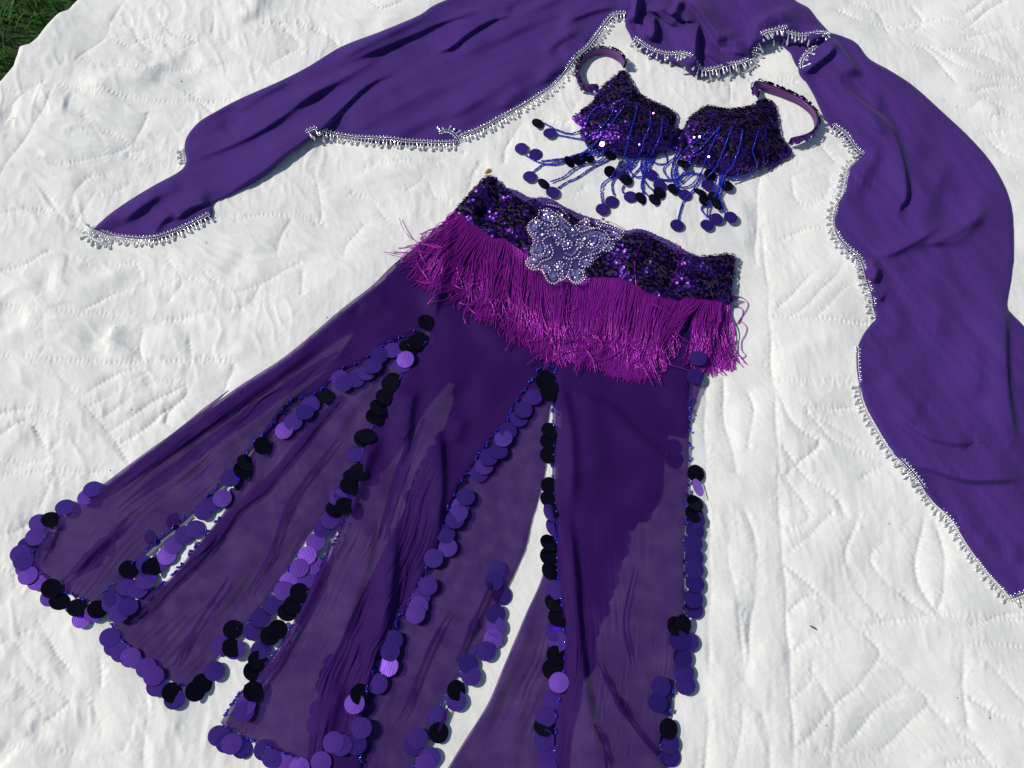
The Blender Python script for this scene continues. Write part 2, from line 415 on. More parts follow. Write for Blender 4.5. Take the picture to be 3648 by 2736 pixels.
# big soft folds of the quilt
QF = [
 (T00((560, 600), (760, 520), (900, 470), (985, 440)), 13, 26, 30), (T00((960, 560), (985, 470), (1010, 400), (1000, 380)), 12, 24, 13),
 (T00((1150, 560), (1300, 480), (1550, 440)), -5, 26, 26), (T00((1080, 440), (1200, 420), (1280, 330)), -6, 22, 16),
 (T00((300, 560), (340, 650), (420, 740), (470, 700)), 9, 22, 16), (T00((20, 700), (80, 800), (70, 900)), -7, 22, 22),
 (T00((130, 640), (180, 720), (330, 620)), 6, 14, 16), (T00((1690, -40), (1660, 70), (1650, 150)), 11, 12, 22), (T00((1540, 0), (1580, 90), (1640, 150)), 9, 9, 22),
 (T00((1680, 150), (1880, 140), (2080, 190)), 6, 20, 14), (T00((900, 1000), (1050, 985), (1180, 1000)), 4, 12, 12),
 (T00((1180, 300), (1230, 350), (1130, 430)), -5, 16, 16),
 (T01((-60, 340), (60, 420), (200, 390)), -12, 24, 26), (T01((-60, 500), (60, 500), (200, 460), (420, 470), (640, 500)), 8, 12, 18),
 (T01((660, 560), (730, 530), (750, 440)), 10, 8, 16), (T01((560, 620), (600, 560), (640, 520)), -5, 12, 12), (T01((700, 580), (780, 640), (860, 630)), 6, 14, 12),
 (T01((860, 440), (1200, 490), (1500, 510), (1780, 500)), 6, 10, 14), (T01((860, 470), (1100, 430), (1350, 360)), -4, 14, 14),
 (T01((420, 260), (600, 180), (760, 110), (850, 60)), 6, 16, 18), (T01((330, 80), (300, 200), (240, 280)), -6, 14, 14), (T01((440, 0), (390, 120), (350, 260)), 5, 12, 16),
 (T01((1400, 700), (1560, 620), (1640, 560)), 5, 14, 14), (T01((120, 1180), (200, 1260), (180, 1400)), -4, 26, 26),
 (T01((1540, 120), (1530, 60), (1600, -40)), -5, 14, 14), (T01((1720, 40), (1650, 140), (1480, 260)), 4, 20, 20),
 (T02((240, 1520), (260, 1400), (330, 1290), (420, 1240)), -6, 20, 18), (T02((500, 1540), (560, 1400), (600, 1300)), -5, 16, 18), (T02((60, 1180), (140, 1260), (200, 1350)), -5, 18, 18),
 (T02((40, 1640), (0, 1600), (-60, 1560)), -8, 24, 30), (T02((180, 850), (330, 990), (430, 1050)), 4, 18, 18), (T02((930, 1400), (940, 1550), (930, 1720)), -3.5, 8, 10),
 (T21((280, 900), (290, 1080), (330, 1300)), -3, 14, 14), (T21((520, 560), (580, 700), (560, 900)), -3, 16, 16), (T21((700, 560), (760, 620), (820, 580), (1000, 560)), 4, 12, 14), (T21((170, 1480), (260, 1440), (420, 1520), (600, 1440)), 3.5, 14, 14),
 (T22((310, 500), (360, 700), (370, 900)), 4, 7, 14), (T22((980, 380), (1000, 520), (1030, 620)), -2.5, 16, 16), (T22((500, 850), (600, 910), (690, 940)), 3, 10, 12), (T22((380, 900), (390, 1050), (400, 1180)), -3, 14, 14),
 (T20((1250, 380), (1500, 520), (1800, 760), (2000, 930)), -3, 26, 20), (T20((1500, 250), (1700, 320), (1900, 450), (2100, 480)), 4, 14, 18), (T20((1900, 250), (2050, 330), (2212, 360)), 4, 14, 14), (T20((1750, 560), (1900, 640), (2080, 800)), 4, 16, 16),
 (T20((300, 540), (300, 660)), 3.5, 9, 9), (T20((480, 1300), (500, 1480), (490, 1640)), -4, 14, 16), (T20((340, 1250), (420, 1400), (430, 1600)), 4, 12, 16),
 (T10((-40, 1330), (200, 1150), (420, 1070), (640, 1040)), 5, 20, 22), (T10((1180, 860), (1300, 830), (1460, 880)), 3, 16, 16), (T10((100, 200), (200, 150), (240, 60)), -4, 20, 20),
]
GX, GY = np.meshgrid(gxv, gyv)
cs = 4                                                            # folds on a coarser raster, then enlarged
cgx, cgy = np.meshgrid(gxv[::cs], gyv[::cs])
fh = fold_height(np.stack([cgx.ravel(), cgy.ravel()], 1), QF).reshape(cgx.shape)
def bil(R, x, y, cell=CE):
    u = np.clip((x - X0) / cell, 0, R.shape[1] - 1.001); v = np.clip((y - Y0) / cell, 0, R.shape[0] - 1.001)
    i, j = u.astype(int), v.astype(int); a, b = u - i, v - j
    return (R[j, i] * (1 - a) + R[j, i + 1] * a) * (1 - b) + (R[j + 1, i] * (1 - a) + R[j + 1, i + 1] * a) * b
FH = bil(fh, GX, GY, CE * cs)
FH = FH * .62
H += FH
# what the cloths lie on: the quilt without its fine puckers
SOFT = low + FH
def qz(Q): return bil(H, Q[:, 0], Q[:, 1])
def qs(Q): return bil(SOFT, Q[:, 0], Q[:, 1])

# left edge of the quilt, upper left corner of the photograph
EDGE = np.array(N((560, -330), (420, -170), (265, 0), (234, 36), (207, 50), (180, 80), (130, 140), (100, 165), (66, 173), (54, 208), (44, 236), (28, 254), (0, 281), (-80, 370), (-260, 560), (-420, 900)))
EW = at(EDGE)[:, :2]
EW = np.vstack([EW, [X0 + .01, Y0]])
o_ = np.argsort(EW[:, 1]); EW = EW[o_]
def left_edge(y): return np.maximum(np.interp(y, EW[:, 1], EW[:, 0]), X0 + .004)
ysr = np.linspace(Y0 + .004, Y1 - .004, 880); us = np.linspace(0, 1, 1200)
XL = left_edge(ysr)
QX = XL[:, None] + (X1 - .004 - XL[:, None]) * us[None]; QY = np.repeat(ysr[:, None], len(us), 1)
QH = bil(H, QX, QY)
ed = QX - XL[:, None]
roll = np.clip(ed / .014, 0, 1); roll = np.sqrt(np.clip(1 - (1 - roll) ** 2, 0, 1))
QH = QH - .012 * (1 - roll)
nr, nc = QX.shape
QV = np.stack([QX, QY, QH], -1).reshape(-1, 3)
QFc = grid_faces(nr, nc)
# hem: the border turns down to the grass all round
rim = np.r_[np.arange(nr) * nc, (nr - 1) * nc + np.arange(1, nc), np.arange(nr - 2, -1, -1) * nc + nc - 1, np.arange(nc - 2, 0, -1)]
low_v = QV[rim].copy(); low_v[:, 2] = np.minimum(low_v[:, 2] - .010, -.02); 
k0 = len(QV); n_ = len(rim); nxt = (np.arange(n_) + 1) % n_
HF = np.stack([rim, rim[nxt], k0 + nxt, k0 + np.arange(n_)], 1)
quilt = mesh('quilt', np.vstack([QV, low_v]), np.vstack([QFc[:, ::-1], HF[:, ::-1]]), M['quilt'])
tag(quilt, 'white hand stitched cotton quilt with puckered seams spread on the grass', 'quilt')

# ------------------------------------------------------------------ grass beside the quilt
def grass():
    n = 9000
    ys = rng.uniform(.45, 1.35, n); xs = rng.uniform(-1.9, -.7, n)
    gap = left_edge(np.clip(ys, EW[0, 1], EW[-1, 1])) - xs
    ok = gap > .006
    xs, ys = xs[ok], ys[ok]; n = len(xs); gap = gap[ok]
    L = rng.uniform(.035, .085, n); ang = rng.uniform(0, 2 * math.pi, n); wd = rng.uniform(.0009, .0022, n)
    lean = rng.uniform(.25, 1.1, n)
    dx, dy = np.cos(ang), np.sin(ang)
    dx = np.where(gap < .07, -np.abs(dx), dx)
    VV = []
    for t in (0, .35, .7, 1.0):
        z = -.045 + L * t * (1 - .35 * t * lean)
        r = L * t * t * lean * .8
        cx, cy = xs + dx * r, ys + dy * r
        k = wd * (1 - t ** 1.5)
        VV.append(np.stack([cx - dy * k, cy + dx * k, z], 1)); VV.append(np.stack([cx + dy * k, cy - dx * k, z], 1))
    VV = np.stack(VV, 1).reshape(-1, 3)
    b = np.arange(n)[:, None, None] * 8
    F = (b + np.array([(0, 1, 3, 2), (2, 3, 5, 4), (4, 5, 7, 6)])[None]).reshape(-1, 4)
    g = mesh('grass', VV, F, M['grass'], smooth_=False)
    tag(g, 'dark green grass growing beside the corner of the white quilt', 'grass', kind='stuff')
grass()

# ------------------------------------------------------------------ cloth sheets
def sheet(Apx, Bpx, nu, nv, hfun, edges=(), rolled=.012, hem=.0016, end=None, crease=0.0, seed=0, fade0=.3):
    """a cloth between two traced edges; hfun gives the height above the quilt, edges come down to it"""
    Pa, Pb = smooth(Apx, nu), smooth(Bpx, nu)
    v = np.linspace(0, 1, nv)[None, :, None]
    PX = Pa[:, None] * (1 - v) + Pb[:, None] * v
    if end is not None:                                            # a hem that is not straight
        k = np.clip((np.linspace(0, 1, nu) - .8) / .2, 0, 1); k = (k * k * (3 - 2 * k))[:, None, None]
        PX = PX + (smooth(end, nv)[None] - PX[-1:]) * k
    PX = PX.reshape(-1, 2)
    Q = at(PX)[:, :2]
    h = hfun(Q)
    if crease:
        c = field((nu, nv), 1.0, 2.6, 34, seed) * (1 / (1 + np.exp(-2 * field((nu, nv), 1.0, 14, 30, seed + 1)))) * 1.4 + .5 * field((nu, nv), 1.0, 1.5, 22, seed + 2)
        fade = np.clip((np.linspace(0, 1, nu) - fade0) / .35, 0, 1)[:, None] * np.clip(field((nu, nv), 1.0, 20, 50, seed + 3) * .6 + .55, 0, 1.3)
        h = h + crease * (c * fade).ravel()
    e = np.full(len(Q), 1.0)
    for E in edges:
        d, _, _ = near(Q, path(E, .006)); e = np.minimum(e, d)
    k = np.clip(e / rolled, 0, 1); k = np.sqrt(1 - (1 - k) ** 2)
    h = hem + np.maximum(h - hem, 0) * k
    z = qs(Q) + h
    W = np.zeros((len(PX), 3))
    a = (PX[:, 0] - PW / 2) / FPX; b = -(PX[:, 1] - PH / 2) / FPX
    dz = -math.sin(TH) + b * math.cos(TH); t = (z - CAM[2]) / dz
    W[:, 0] = a * t; W[:, 1] = CAM[1] + (math.cos(TH) + b * math.sin(TH)) * t; W[:, 2] = z
    return W, grid_faces(nu, nv)

def wob(Q, seed, lx, ly=None, ang=0.0):
    R = field((ny // 4 + 2, nx // 4 + 2), CE * 4, lx, ly, seed, ang)
    return bil(R, Q[:, 0], Q[:, 1], CE * 4)

def join(parts):
    VV, FF, o = [], [], 0
    for v, f in parts:
        VV.append(v); FF.append(f + o); o += len(v)
    return np.vstack(VV), np.vstack(FF)

# ------------------------------------------------------------------ veil
veil = thing('veil', (*at([(2300, 60)])[0][:2], 0), 'long purple chiffon veil with silver bead trim, curved round the costume', 'veil')
VA1 = N((2480, -260), (2000, -140)) + T10((690, -5), (500, 100), (250, 205), (0, 302)) + T00((2000, 430), (1820, 522), (1550, 642), (1400, 722), (1290, 790), (1215, 880), (1195, 960), (1205, 1050), (1160, 1112), (1000, 1200), (850, 1290), (720, 1380), (650, 1440), (600, 1486))
VB1 = N((2420, 60)) + T10((1900, 105), (1840, 112), (1760, 122), (1700, 185), (1600, 325), (1500, 415), (1400, 525), (1250, 645), (1100, 735), (900, 845), (770, 895), (740, 930), (600, 938), (400, 938), (200, 925), (0, 890)) + T00((2120, 880), (2030, 892), (1960, 942), (1850, 1020), (1700, 1150), (1480, 1270), (1375, 1320), (1365, 1405), (1200, 1488), (1100, 1530), (980, 1556), (740, 1528), (615, 1492))
VF1 = [
 (T10((300, 330), (60, 470), (-150, 590), (-330, 700)), 6, 8, 18), (T10((1300, 80), (1100, 200), (880, 300), (700, 400)), 5, 14, 24), (T10((1250, 420), (1000, 560), (760, 720), (640, 830)), 5, 16, 26), (T10((1560, 140), (1400, 260), (1300, 380)), 5, 12, 16),
 (T00((1900, 500), (1650, 640), (1480, 760)), 5, 10, 20), (T00((1050, 1240), (900, 1340), (780, 1450)), 5, 9, 14),
 (T10((420, 440), (180, 540), (0, 700)) + T00((2060, 850), (1900, 960), (1700, 1110), (1420, 1280)), 11, 6, 42),
 (T10((1120, 90), (960, 130), (810, 220), (700, 305), (560, 345)), 12, 6, 34),
 (T10((1000, 30), (800, 90), (620, 150), (420, 240), (200, 330), (0, 410)), 9, 7, 26),
 (T10((620, 40), (420, 150), (180, 260), (-60, 390)), 7, 12, 20),
 (T00((2212, 480), (2000, 620), (1700, 830), (1480, 940), (1220, 1030)), 9, 10, 30),
 (T00((1560, 690), (1500, 800), (1440, 870)), -5, 16, 16),
 (T00((1380, 1300), (1240, 1340), (1160, 1400), (1150, 1450)), 9, 5, 22),
 (T00((1120, 1360), (1040, 1440), (980, 1530)), 6, 8, 20), (T00((1200, 1180), (1000, 1270), (820, 1400)), 6, 14, 20),
 (T10((1400, 130), (1520, 220), (1640, 290)), 7, 14, 10), (T10((1060, 720), (1090, 640), (1200, 560)), 6, 14, 18), (T10((1340, 560), (1330, 490), (1430, 400)), 5, 14, 14),
 (T10((1800, 40), (1640, 60), (1420, 150)), 9, 9, 24), (T10((700, 800), (900, 640), (1200, 420)), 4, 30, 40), (T10((1420, 290), (1500, 350), (1560, 330)), 5, 12, 12),
 (T10((0, 830), (200, 700), (420, 560)), 5, 22, 26), (T10((1080, 20), (1070, 80), (1020, 130)), 4, 8, 10),
]
def vh1(Q): return .0058 + .0019 * wob(Q, 21, .16, .028, .54) + .0003 * wob(Q, 22, .09, .010, .60) + .0007 * wob(Q, 23, .05) + fold_height(Q, VF1)
s1 = sheet(VA1, VB1, 560, 100, vh1, [VA1[1:], VB1[2:]], .008, .0022)

VA2 = V((388, 385), (345, 290), (315, 230), (320, 150), (350, 80), (400, -100), (700, -330), (1300, -330), (1700, -110), (1800, 0), (1920, 70), (2000, 170), (2105, 290), (2110, 330), (2072, 366))
VB2 = V((390, 388), (450, 438), (520, 488), (620, 528), (770, 562), (830, 602), (900, 656), (980, 676), (1100, 652), (1230, 622), (1350, 578), (1425, 520), (1440, 460), (1500, 402), (1600, 366), (1685, 352), (1700, 382), (1800, 388), (1920, 394), (2000, 382), (2068, 368))
VF2 = [
 (V((430, -120), (415, 0), (395, 100), (400, 220)), 14, 5, 18), (V((540, 120), (565, 200), (560, 300), (520, 370)), 12, 5, 16),
 (V((490, 70), (600, 110), (700, 190), (790, 245)), 10, 16, 5), (V((560, 10), (680, 100), (800, 165), (900, 180), (970, 160)), 9, 16, 5),
 (V((730, 150), (755, 70), (800, -20)), 11, 6, 9), (V((840, -60), (900, 10), (1000, 120), (1080, 240), (1140, 350), (1150, 430)), 14, 18, 8),
 (V((950, 170), (935, 280), (925, 400), (920, 520), (945, 650)), 17, 5, 34), (V((985, 420), (1080, 490), (1200, 570), (1300, 590)), 7, 12, 6),
 (V((1420, 480), (1440, 360), (1455, 260), (1520, 180), (1650, 115), (1850, 65)), 12, 10, 30), (V((1700, 200), (1730, 260), (1750, 340)), 5, 10, 16),
 (V((2090, 290), (2000, 310), (1900, 340)), 6, 12, 14), (V((1180, 240), (1230, 330), (1280, 420), (1250, 520)), 5, 16, 20), (V((1300, 330), (1330, 420), (1320, 500)), 4, 12, 14),
]
def vh2(Q): return .013 + .0010 * wob(Q, 31, .045) + .0010 * wob(Q, 32, .05, .011, -1.2) + 1.45 * fold_height(Q, VF2)
s2 = sheet(VA2, VB2, 420, 120, vh2, [VA2, VB2], .015, .004)

VA3 = V((1990, 300), (2105, 290)) + T20((960, 212), (1050, 240), (1130, 282), (1210, 380), (1350, 460), (1500, 560), (1700, 740), (1850, 880), (1970, 1012), (2050, 1132), (2112, 1272), (2140, 1420), (2145, 1659)) + T21((2138, 60), (2128, 160), (2102, 318), (2140, 380), (2225, 470), (2400, 700), (2600, 1200), (2700, 1659)) + T22((2850, 300))
VB3 = V((1960, 380), (1850, 480), (1830, 560)) + T20((752, 470), (770, 505), (800, 535), (850, 620), (900, 730), (955, 820), (975, 835), (1030, 880), (1080, 930), (1120, 985), (1160, 1018), (1130, 1042), (1085, 1090), (1062, 1150), (1042, 1260), (992, 1350), (985, 1450), (1010, 1550), (1060, 1620)) + T21((1112, 5), (1150, 60), (1172, 140), (1202, 220), (1227, 310), (1252, 400), (1220, 442), (1170, 510), (1132, 600), (1128, 700), (1142, 820), (1155, 870), (1190, 980), (1260, 1110), (1340, 1240), (1440, 1370), (1540, 1480), (1620, 1590)) + T22((1692, 0), (1762, 80), (1850, 220), (1960, 370), (2070, 490), (2130, 556))
VF3 = [
 (T20((1700, 1000), (1640, 1200), (1560, 1400), (1500, 1560)), 6, 14, 26), (T20((1180, 560), (1260, 640), (1250, 760), (1330, 900)), 5, 10, 16), (T20((1960, 1280), (1900, 1400), (1760, 1500), (1560, 1600)), 6, 9, 18), (T21((1500, 60), (1640, 300), (1620, 600)), 5, 16, 30), (T21((1880, 520), (1900, 760), (1860, 960)), 5, 14, 30), (T22((1900, 120), (2060, 260), (2212, 330)), 5, 18, 14),
 (T20((930, 220), (1000, 290), (1080, 400), (1160, 510)), 10, 5, 24),
 (T20((1000, 460), (1030, 560), (1150, 665), (1280, 760), (1345, 830), (1385, 920), (1420, 1040), (1440, 1150), (1445, 1280), (1400, 1350), (1420, 1440), (1480, 1520)), 13, 5, 44),
 (T20((960, 800), (1080, 865), (1190, 905), (1245, 970), (1220, 1050), (1170, 1130), (1130, 1230), (1110, 1330)), 6, 12, 20),
 (T20((1230, 1650), (1350, 1640), (1450, 1590), (1560, 1530), (1700, 1420)), 7, 20, 7), (T20((1400, 1660), (1560, 1570), (1760, 1560), (1890, 1450), (2000, 1310)), 5, 18, 9),
 (T21((1180, 20), (1235, 40), (1262, 90), (1225, 190)), 10, 5, 18), (T21((1190, 225), (1250, 255), (1310, 290)), 6, 12, 6),
 (T21((1330, 990), (1450, 1065), (1600, 1160), (1780, 1205), (1880, 1190), (1880, 1250)), 9, 22, 8),
 (T21((1430, 1320), (1600, 1370), (1750, 1420), (1900, 1448), (2260, 1435)), 9, 26, 6),
 (T21((2080, 250), (2085, 380), (2090, 600), (2100, 830), (2130, 1040), (2160, 1170), (2260, 1220)), 12, 5, 34),
 (T20((1520, 850), (1500, 1000), (1520, 1150), (1600, 1320)), 4, 18, 24), (T20((1150, 300), (1300, 480), (1480, 640), (1680, 900)), 4, 22, 30), (T21((1330, 300), (1390, 420), (1360, 560)), 4, 14, 18),
 (T20((770, 490), (850, 420), (960, 330), (975, 250)), 9, 14, 6), (T20((1900, 1200), (1960, 1350), (1960, 1500)), 4, 26, 26), (T21((1300, 760), (1420, 900), (1600, 980)), 4, 22, 22),
]
def vh3(Q): return .0058 + .0012 * wob(Q, 41, .12, .024, -1.25) + .0005 * wob(Q, 42, .06, .009, -1.0) + .0006 * wob(Q, 43, .055) + 1.25 * fold_height(Q, VF3)
s3 = sheet(VA3, VB3, 620, 130, vh3, [VA3, VB3], .008, .0022)
VA4 = V((1660, 380), (1720, 430), (1760, 470), (1790, 540), (1812, 580), (1830, 590)); VB4 = V((1700, 330), (1900, 340), (2040, 350), (2000, 430), (1900, 490), (1850, 560))
s4 = sheet(VA4, VB4, 60, 30, lambda Q: .004 + 0 * Q[:, 0], [VA4], .01)
vo = mesh('cloth', *join([s1, s2, s3, s4]), M['veil'], veil)

def bvh(*parts):
    v, f = join(parts)
    return BVHTree.FromPolygons([tuple(p) for p in v], [tuple(q) for q in f])
TV = bvh(s1, s2, s3, s4)
def top(tree, x, y, fallback=True):
    h = tree.ray_cast(Vector((x, y, .4)), Vector((0, 0, -1)))
    q = float(bil(H, np.array([x]), np.array([y]))[0])
    return max(h[0].z, q) if h[0] is not None else q

# silver trim: rows of seed beads, cross bars and hanging drops
TR = [   # (traced cloth edge, side the drops hang to: +1 left of travel)
 (T10((1838, 112), (1760, 122), (1700, 185), (1600, 325), (1500, 415), (1400, 525), (1250, 645), (1100, 735), (900, 845), (775, 893)), 1),
 (T10((640, 880), (690, 865), (740, 890), (765, 925)), 1),
 (T10((740, 932), (600, 938), (400, 938), (200, 925), (0, 890)) + T00((2120, 880), (2060, 884), (2000, 905)), 1),
 (T00((1365, 1408), (1200, 1488), (1100, 1530), (980, 1556), (740, 1528), (600, 1486)), 1),
 (T00((600, 1482), (575, 1500), (580, 1535), (640, 1560), (720, 1562)), -1),
 (T00((1190, 955), (1195, 1000), (1205, 1050)), -1),
 (V((390, 388), (450, 438), (520, 488), (620, 528), (770, 562), (830, 602), (900, 656), (980, 676), (1100, 652), (1230, 622), (1350, 578), (1425, 520), (1440, 460), (1500, 402), (1600, 366), (1685, 352)), -1),
 (V((1692, 385), (1800, 390), (1920, 396), (2000, 384), (2070, 366)), -1),
 (T20((755, 480), (758, 430), (800, 370), (850, 340)), -1),
 (T20((968, 832), (1030, 880), (1080, 930), (1120, 985), (1160, 1018)), -1),
 (T20((1130, 1042), (1085, 1090), (1062, 1150), (1042, 1260), (992, 1350), (985, 1450), (1010, 1550), (1060, 1620)) + T21((1112, 5), (1150, 60), (1172, 140), (1202, 220), (1227, 310), (1252, 400)), -1),
 (T21((1128, 600), (1126, 700), (1142, 820)), -2),
 (T21((1145, 835), (1155, 870), (1190, 980), (1260, 1110), (1340, 1240), (1440, 1370), (1540, 1480), (1620, 1590)) + T22((1692, 0), (1762, 80), (1850, 220), (1960, 370), (2070, 490), (2130, 556)), -1),
 (T22((2130, 558), (2212, 525), (2300, 490), (2450, 420)), -1),
]
SEED, BARS, DROPS = [], [], []
for pts, side in TR:
    P = path(pts, .0030)
    t = np.gradient(P, axis=0); t /= np.linalg.norm(t, axis=1)[:, None]
    nrm = np.stack([-t[:, 1], t[:, 0]], 1) * np.sign(side)
    zc = np.array([top(TV, *p) for p in P])
    zc = np.convolve(np.pad(zc, 4, 'edge'), np.ones(9) / 9, 'valid') + .0016
    for off in (-.0014, .0026):
        SEED.append(np.c_[P + nrm * off, zc])
    for i in range(1, len(P) - 1, 2): SEED.append(np.r_[P[i] - nrm[i] * .0036, zc[i] + .0004][None])
    if side == -2: continue
    k = 0
    for i in range(1, len(P) - 1, 2):
        a = math.atan2(nrm[i, 1], nrm[i, 0]) + random.gauss(0, .2)
        d = np.array([math.cos(a), math.sin(a)])
        o = P[i] + nrm[i] * .003
        L = (.0122 if k % 2 == 0 else .0078) * random.uniform(.92, 1.06)
        e = o + d * L
        ze = float(bil(H, np.array([e[0]]), np.array([e[1]]))[0]) + .0022
        ze = max(ze, top(TV, *e) + .002) if k % 3 == 0 else max(ze, zc[i] - .004)
        DROPS.append((np.r_[o, zc[i]], np.r_[e, ze], k % 2))
        k += 1
mesh('seed_bead_rows', *beads(np.vstack(SEED), .00135), M['silver'], veil)['kind'] = 'stuff'

def lathe(prof, k=8):
    a = np.arange(k) * 2 * math.pi / k
    VV = np.array([(y, r * math.cos(q), r * math.sin(q)) for y, r in prof for q in a])
    F = [(i * k + j, i * k + (j + 1) % k, (i + 1) * k + (j + 1) % k, (i + 1) * k + j) for i in range(len(prof) - 1) for j in range(k)]
    return VV, F
dl = fill(bpy.data.meshes.new('bead_drop'), *lathe([(0, .0009), (.3, .0011), (.55, .0014), (.75, .0023), (.9, .0020), (1.0, .0003)], 7), [M['silver']])
ds = fill(bpy.data.meshes.new('bead_drop_short'), *lathe([(0, .0007), (.35, .0010), (.55, .0018), (.75, .0022), (.92, .0015), (1.0, .0003)], 7), [M['silver']])
drops = DROPS
if len(drops) > 298:
    order = sorted(range(len(drops)), key=lambda i: drops[i][0][1])
    keep = set(order[:298])
else: keep = set(range(len(drops)))
rest = []
for i, (a, b, k) in enumerate(drops):
    d = Vector(b - a); L = d.length
    Mx = d.to_track_quat('X', 'Z').to_matrix().to_4x4() @ Matrix.Diagonal((L, 1, 1, 1))
    Mx.translation = Vector(a)
    if i in keep: place('bead_drop', ds if k else dl, Mx, veil)
    else:
        me = ds if k else dl
        v = np.array([(Mx @ q.co)[:] for q in me.vertices]); f = np.array([p.vertices[:] for p in me.polygons])
        rest.append((v, f))
if rest: mesh('far_bead_drops', *join(rest), M['silver'], veil)['kind'] = 'stuff'
print('drops', len(drops))

# ------------------------------------------------------------------ skirt
skirt = thing('skirt', (*at([(1900, 1600)])[0][:2], 0), 'sheer purple panel skirt with slits edged in round paillettes, below the fringed belt', 'skirt')
P1L = N((1640, 770)) + T11((380, 20), (200, 190), (0, 345)) + T01((1860, 640), (1540, 850), (1170, 1112), (890, 1312), (600, 1530)) + T02((420, -10), (325, 120), (250, 230), (212, 310))
A_low = T02((670, 572), (800, 440), (890, 335), (1000, 225), (1200, 60)) + T01((1390, 1540), (1500, 1440), (1640, 1255), (1780, 1105), (1880, 960), (2080, 880), (2195, 760)) + T11((120, 700), (350, 555), (430, 520), (580, 440))
P1R = N((1720, 760)) + T11((680, 0), (640, 250)) + A_low[::-1]
B_low = X((760, 10), (640, 100), (540, 280), (440, 450), (345, 640), (270, 750), (200, 900), (165, 985), (150, 1060)) + T02((2212, 100), (2100, 300), (1960, 590), (1870, 770), (1750, 950), (1640, 1080), (1530, 1200), (1430, 1362))
P3L = N((1720, 760)) + T11((680, 0), (640, 250)) + X((760, -60)) + B_low
C_low = X((1835, 225), (1700, 260), (1630, 360), (1540, 480), (1470, 600), (1425, 690), (1300, 830), (1230, 930), (1170, 1010), (1075, 1160), (1015, 1260), (965, 1370), (910, 1480), (885, 1600)) + T12((650, 150), (620, 250), (545, 390), (450, 570), (380, 690), (330, 830), (265, 930), (240, 1010), (185, 1140), (150, 1300), (140, 1659), (160, 1850))
P3R = N((2150, 930)) + T11((1500, 150), (1390, 600)) + C_low
D_low = X((1840, 230), (1840, 380), (1818, 540), (1820, 800), (1818, 1020), (1815, 1180), (1840, 1500)) + T12((1392, 250), (1400, 450), (1430, 700), (1440, 900), (1430, 1100), (1390, 1300), (1380, 1500), (1340, 1850))
P5L = N((2150, 930)) + T11((1500, 150), (1390, 600)) + D_low
P5R = N((2640, 1060), (2500, 1130)) + T21((50, 480), (45, 900), (40, 1250), (30, 1600)) + T22((10, 200), (10, 500), (2, 700)) + T12((2180, 1000), (2150, 1150), (2130, 1300), (2062, 1560), (2110, 1659), (2160, 1850))
FF = [
 (B((620, 560), (590, 800), (560, 1000)) + T11((640, 200), (615, 330), (590, 420)), 9, 6, 18),
 (T11((1330, 690), (1150, 590), (1000, 500), (800, 380)), 5, 22, 8), (X((640, 380), (590, 560), (560, 780), (480, 900)), 7, 8, 20), (X((800, 640), (830, 800), (850, 1000), (860, 1250), (830, 1500), (810, 1700)), 9, 7, 24),
 (X((330, 800), (230, 1000), (130, 1300), (30, 1600)), 7, 10, 14), (X((660, 640), (600, 850), (480, 1080), (380, 1500)), -4, 8, 12), (X((620, 700), (560, 900), (460, 1120)), 6, 6, 14),
 (X((960, 620), (820, 540), (1000, 330), (1100, 240)), 4, 18, 14), (X((1060, 640), (1000, 780), (960, 900)), 5, 10, 16),
 (T12((350, -40), (335, 330), (285, 700), (200, 960), (195, 1200), (225, 1700)), 9, 7, 20), (T12((200, -40), (170, 300), (60, 640), (-40, 900)), 6, 7, 16), (T12((480, 250), (400, 560), (330, 750)), -4, 10, 10),
 (T12((1460, -40), (1500, 300), (1530, 700), (1560, 1000), (1610, 1300), (1680, 1750)), 11, 6, 22), (T12((1660, 980), (1780, 1220), (1920, 1430), (2060, 1590)), 6, 8, 16), (T12((1640, 1380), (1700, 1520), (1720, 1700)), 4, 10, 14),
 (T11((1420, 820), (1560, 900), (1750, 1000), (1900, 1150), (2100, 1310), (2230, 1420)), 4.5, 8, 20), (T11((1400, 760), (1480, 1100), (1500, 1400), (1480, 1700)), 6, 8, 14), (T11((1560, 820), (1650, 1150), (1640, 1500)), 4, 16, 22),
 (T01((2240, 470), (1900, 690), (1500, 980), (1000, 1320), (640, 1600)), 7, 10, 16), (T01((2180, 650), (1700, 1040), (1300, 1330), (900, 1620)), 4, 9, 12), (T02((830, 50), (640, 220), (430, 440)), 6, 7, 13), (T02((380, 60), (330, 200), (300, 260)), 5, 7, 12),
 (T02((2180, 200), (1990, 560), (1780, 1000), (1600, 1280)), 5, 9, 18), (T02((2212, 1100), (2150, 1300), (2080, 1500)), 5, 8, 14), (T11((300, 20), (150, 200), (-60, 400)), 5, 16, 20), (T11((100, 320), (200, 330), (300, 260)), 3, 14, 14),
]
def fhh(Q): return .0095 + .0014 * wob(Q, 51, .05) + fold_height(Q, FF)
E1 = [P1L[1:], A_low, [P1L[-1], P1R[-1]]]
H1 = T02((212, 310), (255, 395), (370, 500), (480, 545), (600, 592), (670, 572))
H3 = T02((1430, 1362), (1490, 1412), (1650, 1492), (1850, 1568), (1980, 1630), (2200, 1800)) + [P3R[-1]]
H2 = T02((722, 722), (780, 822), (870, 905), (960, 985), (1090, 1085), (1228, 1152))
E1[2] = H1
f1 = sheet(P1L, P1R, 330, 90, fhh, E1, .011, .003, H1, .0006, 80, .2)
E3 = [B_low, C_low, H3]
f3 = sheet(P3L, P3R, 420, 120, fhh, E3, .010, .005, H3, .0006, 83, .25)
f5 = sheet(P5L, P5R, 400, 120, fhh, [D_low, P5R[2:]], .010, .005, None, .0005, 86, .45)
